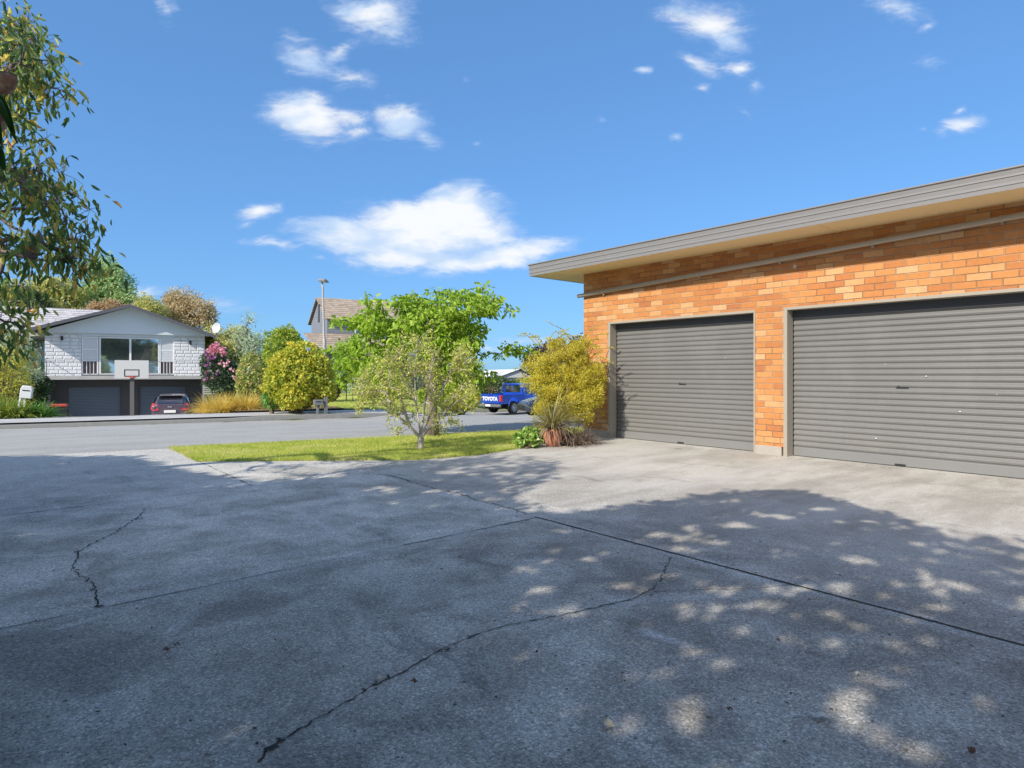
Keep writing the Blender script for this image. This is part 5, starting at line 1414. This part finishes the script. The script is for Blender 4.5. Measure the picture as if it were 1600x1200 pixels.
def hoop():
    Z = 30.5; k = Z/960; x = (206-800)*k; zg = -1.36
    r = empty('basketball_hoop', (x, Z, zg), HROT-.04, 'white basketball backboard on a dark post in front of the opposite garages', 'basketball hoop')
    zz = lambda py: H+(583-py)*k-zg
    w = (233-179.5)*k/1.18
    mb = MB(); mb.box((-w/2, -.02, zz(591)), (w/2, .02, zz(563))); bb = mb.build('backboard', plain('backboard_white', [.60, .60, .58], .5, var=.03), r)
    sx, z0, z1, t = .26*1.25, zz(588.5), zz(577.3), .045
    mb = MB(); y = -.024
    mb.box((-sx, y, z1-t), (sx, -.021, z1)); mb.box((-sx, y, z0), (sx, -.021, z0+t)); mb.box((-sx, y, z0+t), (-sx+t, -.021, z1-t)); mb.box((sx-t, y, z0+t), (sx, -.021, z1-t)); mb.build('target_square', M_black, bb)
    mb = MB(); zr = zz(590)+.02
    mb.tube([(.23*math.cos(a), -.32+.23*math.sin(a), zr) for a in np.linspace(0, 2*PI, 25)], .012, 6); mb.box((-.07, -.10, zr-.03), (.07, -.021, zr+.05)); mb.build('rim', plain('rim_orange', [.65, .10, .05], .5), bb)
    mb = MB(); mb.box((-.09, .08, 0), (.09, .22, zz(585))); mb.box((-.05, .021, zz(584)), (.05, .08, zz(580))); mb.build('post', plain('hoop_post', [.13, .125, .12], .6), r)
hoop()

def dish():
    Z = 39; p = pw(339, 513, Z)
    r = empty('satellite_dish', (p.x, p.y, p.z-.9), math.radians(-20), 'round grey satellite dish on the right end of the gabled roof', 'satellite dish')
    mb = MB(); mb.tube([(0, 0, -.6), (0, 0, .7), (0, .05, .9)], .03, 6); mb.build('mast', M_steel, r)
    mb = MB(); M = Matrix.Translation((0, 0, .9)) @ Matrix.Rotation(math.radians(80), 4, 'X')
    pr = [(0, .0), (.12, .008), (.22, .03), (.30, .06), (.34, .08), (.345, .075), (.30, .045), (.2, .015), (0, -.012)]
    mb.lathe(pr, 24); mb.v = [tuple(M @ Vector(v)) for v in mb.v]; mb.build('reflector', plain('dish_grey', [.5, .51, .53], .5), r, smooth=True)
    mb = MB(); mb.tube([(0, 0, .62), (.0, -.42, .75)], .012, 5); mb.box((-.04, -.5, .72), (.04, -.40, .82)); mb.build('feed_arm', M_steel, r)
dish()

def slat_fence():
    Z = 31; a = pw(318, 583, Z); zg = -.9
    r = empty('slat_fence', (a.x, a.y, zg), HROT, 'pale horizontal slat fence between the white house and the rhododendron', 'fence')
    k = Z/960; zz = lambda py: H+(583-py)*k-zg
    mb = MB()
    for i in range(9):
        z = zz(616-i*3.2); mb.box((0, -.015, z), (.9, .015, z+.055))
    mb.build('slats', plain('pale_slats', [.50, .50, .44], .8, var=.2), r)
    for x in (.42, .0, .88):
        mb = MB(); mb.box((x-.03, .016, 0), (x+.03, .07, zz(588))); mb.build('post', plain('fence_post', [.3, .3, .27], .8), r)
slat_fence()

# ------------------------------------------------------------------ vehicles
def text_mesh(name, body, size, mat, parent, M, ext=.004, bold=.0):
    cu = bpy.data.curves.new(name, 'FONT'); cu.body = body; cu.size = size; cu.align_x = 'CENTER'; cu.align_y = 'CENTER'; cu.extrude = ext; cu.offset = bold
    ob = bpy.data.objects.new(name+'_tmp', cu); COL.objects.link(ob)
    dg = bpy.context.evaluated_depsgraph_get(); me = bpy.data.meshes.new_from_object(ob.evaluated_get(dg)); me.name = name
    bpy.data.objects.remove(ob)
    me.transform(M); me.materials.clear(); me.materials.append(mat)
    o = bpy.data.objects.new(name, me); COL.objects.link(o); o.parent = parent
    return o

def sect(x, zb, zs, zt, wb, wt):
    h = [(-wb*.90, zb), (-wb*.98, zb+.10), (-wb, zb+.6*(zs-zb)), (-wb*.97, zs-.03), (-wb*.94, zs), (-wt, zt-.05), (-wt*.86, zt), (0, zt+.012)]
    return [(x, y, z) for y, z in h] + [(x, -y, z) for y, z in h[-2::-1]]
def loft(mb, S, caps=True):
    n = len(S[0])
    b = len(mb.v)
    for s in S: mb.v += s
    for i in range(len(S)-1):
        for k in range(n-1):
            mb.f.append([b+i*n+k, b+i*n+k+1, b+(i+1)*n+k+1, b+(i+1)*n+k]); mb.m.append(0)
        mb.f.append([b+i*n+n-1, b+i*n, b+(i+1)*n, b+(i+1)*n+n-1]); mb.m.append(0)
    if caps:
        mb.f.append([b+k for k in range(n)]); mb.m.append(0); mb.f.append([b+(len(S)-1)*n+k for k in range(n)][::-1]); mb.m.append(0)
def pane(A, B, C_, D, sh=.06, off=.012):
    P = [Vector(p) for p in (A, B, C_, D)]; c = sum(P, Vector())/4
    n = (P[1]-P[0]).cross(P[3]-P[0]).normalized()
    return [c+(p-c)*(1-sh)+n*off for p in P]
def wheel(root, x, y, r, w, rimm, s):
    mb = MB(); M = Matrix.Translation((x, y, r)) @ Matrix.Rotation(PI/2, 4, 'X')
    mb.lathe([(r*.62, -w/2), (r*.92, -w/2), (r, -w/2+.03), (r, w/2-.03), (r*.92, w/2), (r*.62, w/2), (r*.62, -w/2)], 24); mb.v = [tuple(M @ Vector(v)) for v in mb.v]
    wh = mb.build('wheel', M_tyre, root, smooth=True)
    mb = MB(); f = w/2-.02
    for sgn in (s,):
        mb.lathe([(0, -sgn*(f-.03)), (r*.10, -sgn*(f-.02)), (r*.14, -sgn*(f-.05)), (r*.5, -sgn*(f-.10)), (r*.56, -sgn*f), (r*.64, -sgn*(f+.01)), (r*.64, -sgn*(f-.06))], 24)
        for k in range(10):
            a = 2*PI*k/10; q = Matrix.Rotation(a, 4, 'Z'); mb.box((.03, -.018, min(-sgn*(f-.02), -sgn*(f-.06))), (r*.6, .018, max(-sgn*(f-.02), -sgn*(f-.06))), 0, q)
    mb.v = [tuple(M @ Vector(v)) for v in mb.v]; mb.build('rim', rimm, wh)
    return wh
M_rim = plain('alloy_rim', [.45, .46, .48], .35, .7)
M_red = mat_paint('red_lens', (.55, .03, .03), .2, 0)
M_chrome = plain('chrome', [.6, .6, .62], .15, .9)
M_plate = plain('number_plate', [.75, .75, .72], .5)

def hatch(name, label, loc, rot, paint, lights_pink=False, plate=True):
    r = empty(name, loc, rot, label, 'car')
    mb = MB()   # x forward; rear at -2.0
    S = [sect(-2.02, .38, .92, .96, .70, .60), sect(-1.97, .30, .95, 1.02, .80, .66), sect(-1.80, .26, .98, 1.20, .85, .62), sect(-1.45, .24, .98, 1.42, .86, .60), sect(-.8, .22, .97, 1.49, .87, .61), sect(-.1, .22, .95, 1.50, .87, .62), sect(.5, .22, .93, 1.40, .87, .62), sect(1.05, .22, .92, 1.02, .86, .70), sect(1.5, .24, .86, .90, .85, .72), sect(1.9, .27, .74, .78, .80, .64), sect(2.08, .34, .62, .64, .66, .5)]
    loft(mb, S); body = mb.build('body', paint, r, smooth=False)
    m = body.modifiers.new('b', 'BEVEL'); m.width = .025; m.segments = 2; m.limit_method = 'ANGLE'; m.angle_limit = .3
    mb = MB()
    # rear screen
    A, B, C_, D = (-1.83, .52, 1.19), (-1.83, -.52, 1.19), (-1.50, -.50, 1.40), (-1.50, .50, 1.40)
    mb.face(pane((-1.96, .60, 1.03), (-1.96, -.60, 1.03), (-1.50, -.54, 1.41), (-1.50, .54, 1.41), .04, .03)); mb.build('rear_window', M_carglass, r)
    mb = MB(); mb.face(pane((1.05, -.66, 1.03), (1.05, .66, 1.03), (.50, .56, 1.40), (.50, -.56, 1.40), .05, .02)); mb.build('windscreen', M_carglass, r)
    for s in (-1, 1):
        mb = MB()
        for xa, xb in ((-1.5, -.65), (-.58, .2), (.27, .82)):
            ta = 1.43 if xa > -1.2 else 1.36; tb = 1.43 if xb < .5 else 1.22
            P = [(xa, s*.83, .99), (xb, s*.83, .97), (xb-.0, s*.665, tb-.02), (xa+.05, s*.665, ta-.02)]
            if s > 0: P = P[::-1]
            mb.face([Vector(p)+Vector((0, s*.018, 0)) for p in P])
        mb.build('side_window', M_carglass, r)
        mb = MB(); mb.box((.62, s*.88 if s > 0 else -1.04, .98), (.80, 1.04 if s > 0 else -.88, 1.10)); mb.build('door_mirror', paint, r, bevel=.02)
        mb = MB(); Pl = [(-2.035, s*.72, .70), (-2.035, s*.50, .74), (-1.99, s*.55, .98), (-1.86, s*.79, 1.10), (-1.93, s*.86, .80)]
        Pl = [(x-.02, y*1.0, z) for x, y, z in Pl]; mb.face(Pl if s > 0 else Pl[::-1]); mb.build('tail_light', M_red, r)
        mb = MB(); P = [(2.03, s*.52, .60), (1.93, s*.78, .62), (1.70, s*.84, .74), (1.88, s*.55, .76)]; P = [(x+.03, y*1.01, z+.01) for x, y, z in P]; mb.face(P if s > 0 else P[::-1]); mb.build('headlight', M_chrome, r)
        for x in (-1.25, 1.28): wheel(r, x, s*.77, .31, .2, M_rim, s)
    mb = MB(); mb.box((-2.07, -.86, .24), (-1.90, .86, .52)); mb.build('rear_bumper', paint, r, bevel=.05)
    mb = MB(); mb.box((-2.095, -.26, .60), (-2.03, .26, .73)); mb.build('number_plate', M_plate, r)
    mb = MB(); mb.box((-1.72, -.52, 1.425), (-1.42, .52, 1.455)); mb.build('spoiler', paint, r, bevel=.012)
    mb = MB(); mb.box((-2.06, -.10, .86), (-2.03, .10, .92)); mb.build('badge', M_chrome, r, bevel=.01)
    mb = MB(); mb.box((2.06, -.52, .36), (2.11, .52, .56)); mb.build('grille', M_black, r)
    return r
P_purple = mat_paint('purple_grey_paint', (.12, .085, .12), .3, .4)
P_slate = mat_paint('slate_blue_paint', (.03, .045, .09), .25, .4)
P_blue = mat_paint('bright_blue_paint', (.010, .075, .50), .25, .2)
Z = 31.0
hatch('hatchback_car', 'dark purple grey hatchback parked facing the right garage door opposite', ((243-800)*Z/960, Z+1.7, -1.40), HROT+PI/2-.10, P_purple)
hatch('parked_car', 'slate blue car nosing out behind the golden shrub next to the pickup', (2.45, 31.6, -1.02), math.radians(196), P_slate)

def ute():
    x, y = -1.30, 36.2; z = G(x, y)
    z = H-64.5/960*36
    r = empty('pickup_truck', (x, y, z), math.radians(47), 'bright blue pickup truck parked on the street with its tailgate towards us', 'pickup truck')
    # x forward, rear face at x=0
    # tray
    mb = MB(); W = .92
    def side(s):
        M = XZ.copy()
        poly = [(.02, .62), (.70, .62), (.74, .82), (.90, .95), (1.12, 1.0), (1.34, .95), (1.50, .82), (1.54, .60), (2.0, .60), (2.0, 1.17), (.02, 1.17)]
        y0, y1 = (s*W-.07, s*W) if s > 0 else (s*W, s*W+.07)
        mb.prism(poly, -y1, -y0, 0, M)
    side(1); side(-1)
    mb.box((.08, -.85, .60), (1.94, .85, .66)); mb.box((1.94, -.85, .66), (2.0, .85, 1.17)); mb.build('tray', P_blue, r, bevel=.012)
    for s in (-1, 1):   # flares
        mb = MB(); pts = [(1.12+.47*math.cos(a), s*(W+.01), .52+.47*math.sin(a)) for a in np.linspace(-.1, PI+.1, 14)]; mb.tube(pts, .035, 6); mb.build('wheel_arch', P_blue, r)
    mb = MB(); mb.box((0, -.76, .64), (.055, .76, 1.16)); tgt = mb.build('tailgate', P_blue, r, bevel=.012)
    M = Matrix(((0, 0, -1, -.006), (-1, 0, 0, 0), (0, 1, 0, .90), (0, 0, 0, 1)))
    text_mesh('tailgate_lettering', 'TOYOTA', .30, M_white, tgt, M, .003, .012)
    mb = MB(); mb.box((-.012, -.12, 1.06), (-.001, .12, 1.10)); mb.build('tailgate_handle', M_black, tgt)
    for s in (-1, 1):
        mb = MB(); ya, yb = sorted((s*.77, s*.93)); mb.box((-.01, ya, .76), (.13, yb+.0, 1.12)); mb.build('tail_light', M_red, r, bevel=.015)
    mb = MB(); mb.box((-.16, -.92, .44), (.02, .92, .60)); mb.build('rear_bumper', M_steel, r, bevel=.03)
    mb = MB(); mb.box((-.175, -.2, .47), (-.162, .2, .58)); mb.build('number_plate', M_plate, r)
    # cab
    mb = MB()
    S = []
    for (xx, zs, zt, wb, wt) in ((2.02, 1.15, 1.20, .92, .88), (2.04, 1.17, 1.72, .92, .70), (2.3, 1.17, 1.78, .92, .70), (3.1, 1.15, 1.79, .92, .71), (3.5, 1.14, 1.72, .92, .70), (4.15, 1.12, 1.18, .92, .80), (4.9, 1.06, 1.10, .91, .78), (5.2, .92, .96, .88, .7), (5.3, .72, .76, .8, .6)):
        S.append(sect(xx, .42, zs, zt, wb, wt))
    loft(mb, S); cb = mb.build('cab', P_blue, r); m = cb.modifiers.new('b', 'BEVEL'); m.width = .03; m.segments = 2; m.limit_method = 'ANGLE'; m.angle_limit = .3
    mb = MB(); mb.face([(2.005, .70, 1.25), (2.005, -.70, 1.25), (2.025, -.62, 1.66), (2.025, .62, 1.66)]); mb.build('rear_window', M_carglass, r)
    mb = MB(); mb.face(pane((4.15, -.76, 1.19), (4.15, .76, 1.19), (3.5, .66, 1.71), (3.5, -.66, 1.71), .06, .02)); mb.build('windscreen', M_carglass, r)
    for s in (-1, 1):
        mb = MB()
        for xa, xb, ta, tb in ((2.22, 2.85, 1.70, 1.70), (2.92, 3.85, 1.70, 1.36)):
            P = [(xa, s*.885, 1.20), (xb, s*.885, 1.18), (min(xb, 3.45), s*.735, tb if xb < 3.4 else 1.66), (xa+.04, s*.735, ta)]
            mb.face(P if s < 0 else P[::-1])
        mb.build('side_window', M_carglass, r)
        for xx in (1.12, 4.3): wheel(r, xx, s*.80, .385, .26, M_rim, s)
        mb = MB(); ya, yb = sorted((s*.93, s*1.12)); mb.box((3.85, ya, 1.18), (4.0, yb, 1.36)); mb.build('door_mirror', P_blue, r, bevel=.02)
        mb = MB(); ya, yb = sorted((s*.70, s*.94)); mb.box((.60, ya, .28), (.63, yb, .60)); mb.build('mud_flap', M_black, r)
    mb = MB(); mb.box((.2, -.6, .34), (4.9, .6, .58)); mb.build('chassis', M_black, r)
    # sports bar behind the cab
    mb = MB(); mb.tube([(1.85, -.82, 1.17), (1.9, -.70, 1.76), (1.9, .70, 1.76), (1.85, .82, 1.17)], .03, 8); mb.build('roll_bar', P_blue, r)
    # things on the cab shelf
    mb = MB(); mb.lathe([(0, 0), (.1, .0), (.12, .1), (.09, .2), (0, .24)], 12, (2.0-.12, .42, 1.30)); 
ute()

# ------------------------------------------------------------------ sky, sun, camera
wd = bpy.data.worlds.new('World'); sc.world = wd; wd.use_nodes = True
nt = NT(wd.node_tree); bg = wd.node_tree.nodes['Background']
sky = nt.new('ShaderNodeTexSky', sky_type='NISHITA'); sky.sun_disc = False
sky.sun_elevation = SUN_EL; sky.sun_rotation = math.atan2(SUN_H[0], SUN_H[1])
sky.air_density = 1.0; sky.dust_density = .35; sky.ozone_density = 1.6; sky.altitude = 20
d = nt.new('ShaderNodeTexCoord').outputs['Generated']
dx, dy, dz = nt.sep(d)
dyc = nt.math('MAXIMUM', dy, .08)
u = nt.math('DIVIDE', dx, dyc); v = nt.math('DIVIDE', dz, dyc)
uv = nt.comb(u, v)
wn = nt.noise(uv, 7, 4, .6, out=1)
warp = nt.vmath('SCALE', nt.vmath('SUBTRACT', wn, (.5, .5, .5)), scale=.035)
uvw = nt.vmath('ADD', uv, warp)
# streaky fibres
ws = nt.new('ShaderNodeMapping'); nt.put(ws.inputs[0], uvw); ws.inputs['Rotation'].default_value = (0, 0, -.16); ws.inputs['Scale'].default_value = (1, 2.6, 1)
fb = nt.noise(ws.outputs[0], 10, 10, .68, .35)
def cl(px, py, rx, ry, rot=0, amp=1.0): return ((px-800)/960, (583-py)/960, rx/960, ry/960, math.radians(rot), amp)
CL = [cl(665, 362, 130, 50, 0, 1.6), cl(600, 380, 115, 36, -8, 1.35), cl(700, 335, 80, 38, 12, 1.4), cl(790, 400, 95, 22, 12, 1.3), cl(540, 357, 85, 18, -4, .9), cl(650, 402, 120, 26, -2, 1.25), cl(685, 298, 28, 8, 10, .7),
      cl(480, 180, 58, 34, -6, 1.25), cl(540, 180, 50, 22, 0, .7), cl(625, 188, 46, 30, -10, .95), cl(660, 210, 30, 12, -25, .6), cl(560, 205, 40, 15, 0, .5),
      cl(580, 20, 55, 40, -10, .75), cl(605, 45, 42, 22, 0, .6), cl(475, 88, 44, 26, -30, .62), cl(530, 80, 42, 12, 35, .58), cl(550, 120, 36, 14, 0, .52),
      cl(408, 330, 34, 14, 8, .8), cl(385, 350, 20, 8, 10, .55), cl(430, 383, 45, 8, -8, .5), cl(500, 404, 16, 5, -10, .4),
      cl(1105, 32, 58, 36, -15, .72), cl(1130, 65, 34, 22, 0, .65), cl(1150, 103, 24, 14, 0, .75), cl(1090, 100, 34, 12, -30, .5), cl(1094, 135, 16, 9, 0, .6), cl(1180, 130, 14, 10, 40, .35),
      cl(1400, 8, 50, 20, -10, .6), cl(1450, 45, 14, 6, 30, .35), cl(1450, 92, 22, 11, 0, .4),
      cl(1505, 196, 34, 12, 12, .75), cl(1500, 175, 12, 6, 20, .5), cl(1475, 210, 18, 8, 0, .4), cl(1448, 205, 10, 4, 0, .35), cl(1008, 108, 12, 5, 0, .6), cl(1058, 212, 9, 7, 0, .4), cl(745, 227, 8, 6, 0, .4), cl(1165, 178, 14, 6, -30, .35),
      cl(840, 532, 60, 8, 0, .55), cl(760, 545, 60, 9, 0, .45), cl(900, 520, 70, 6, 0, .4), cl(330, 470, 60, 12, 0, .25), cl(225, 455, 34, 14, 10, .5), cl(255, 15, 20, 14, -50, .35), cl(725, 122, 10, 6, 0, .35), cl(940, 185, 9, 5, 0, .3)]
acc = None
for (cx, cy, rx, ry, rot, amp) in CL:
    mp = nt.new('ShaderNodeMapping'); mp.vector_type = 'TEXTURE'
    nt.put(mp.inputs['Vector'], uvw); mp.inputs['Location'].default_value = (cx, cy, 0); mp.inputs['Rotation'].default_value = (0, 0, rot); mp.inputs['Scale'].default_value = (rx*1.35, ry*1.35, 1)
    e = nt.math('MULTIPLY', nt.math('SUBTRACT', 1.0, nt.vmath('LENGTH', mp.outputs[0])), amp)
    acc = e if acc is None else nt.math('MAXIMUM', acc, e)
acc = nt.math('MAXIMUM', acc, -1.0)
den = nt.math('ADD', nt.math('ADD', acc, .06), nt.math('MULTIPLY', nt.math('SUBTRACT', fb, .5), 1.7))
# clouds elsewhere round the dome, for light and reflections
front = nt.smooth(dy, .08, .2)
alpha = nt.math('MULTIPLY', nt.math('POWER', nt.smooth(den, .04, .98), 1.0), front)
oth = nt.math('MULTIPLY', nt.smooth(nt.noise(d, 2.4, 7, .6), .47, .64), nt.math('MULTIPLY', nt.math('SUBTRACT', 1.0, front), nt.smooth(dz, .05, .2)))
alpha = nt.math('MAXIMUM', alpha, nt.math('MULTIPLY', oth, .9))
alpha = nt.math('MULTIPLY', alpha, nt.smooth(dz, .0, .03))
shade = nt.noise(nt.vmath('ADD', ws.outputs[0], (.0, .35, 0)), 5.5, 4, .55)
skc = sky.outputs[0]
gm = nt.new('ShaderNodeGamma'); nt.put(gm.inputs[0], skc); gm.inputs[1].default_value = .5
skb = nt.new('ShaderNodeMix', data_type='RGBA', blend_type='MULTIPLY'); skb.inputs[0].default_value = 1; nt.put(skb.inputs[6], gm.outputs[0]); skb.inputs[7].default_value = (.41, .785, 1.30, 1)
ccol = nt.mix(nt.smooth(shade, .42, .60), [3.2, 3.3, 3.45], [1.95, 2.5, 3.3])
ccol = nt.mix(nt.smooth(alpha, .0, .55), [1.9, 2.35, 3.4], ccol)
ccol = nt.mix(front, [4.9, 4.75, 4.7], ccol)
out = nt.mix(alpha, skb.outputs[2], ccol)
nt.put(bg.inputs['Color'], out); bg.inputs['Strength'].default_value = .15

L = bpy.data.lights.new('sun', 'SUN'); L.energy = 3.0; L.angle = math.radians(.53); L.color = (1.0, .93, .82)
so = bpy.data.objects.new('sun', L); COL.objects.link(so)
sd = Vector((SUN_H[0]*math.cos(SUN_EL), SUN_H[1]*math.cos(SUN_EL), math.sin(SUN_EL)))
so.rotation_euler = sd.to_track_quat('Z', 'Y').to_euler(); so.location = (-20, -20, 30)

cam = bpy.data.cameras.new('camera'); co = bpy.data.objects.new('camera', cam); COL.objects.link(co)
co.location = (0, 0, H); co.rotation_euler = (PI/2, 0, 0)
cam.sensor_width = 36; cam.lens = 36*960/1600; cam.shift_y = -17/1600; cam.clip_end = 6000; cam.clip_start = .05
sc.camera = co
sc.view_settings.view_transform = 'Standard'; sc.view_settings.look = 'None'; sc.view_settings.gamma = 1; sc.view_settings.exposure = .98
sc.render.engine = 'CYCLES'
sc.cycles.max_bounces = 6; sc.cycles.transparent_max_bounces = 4
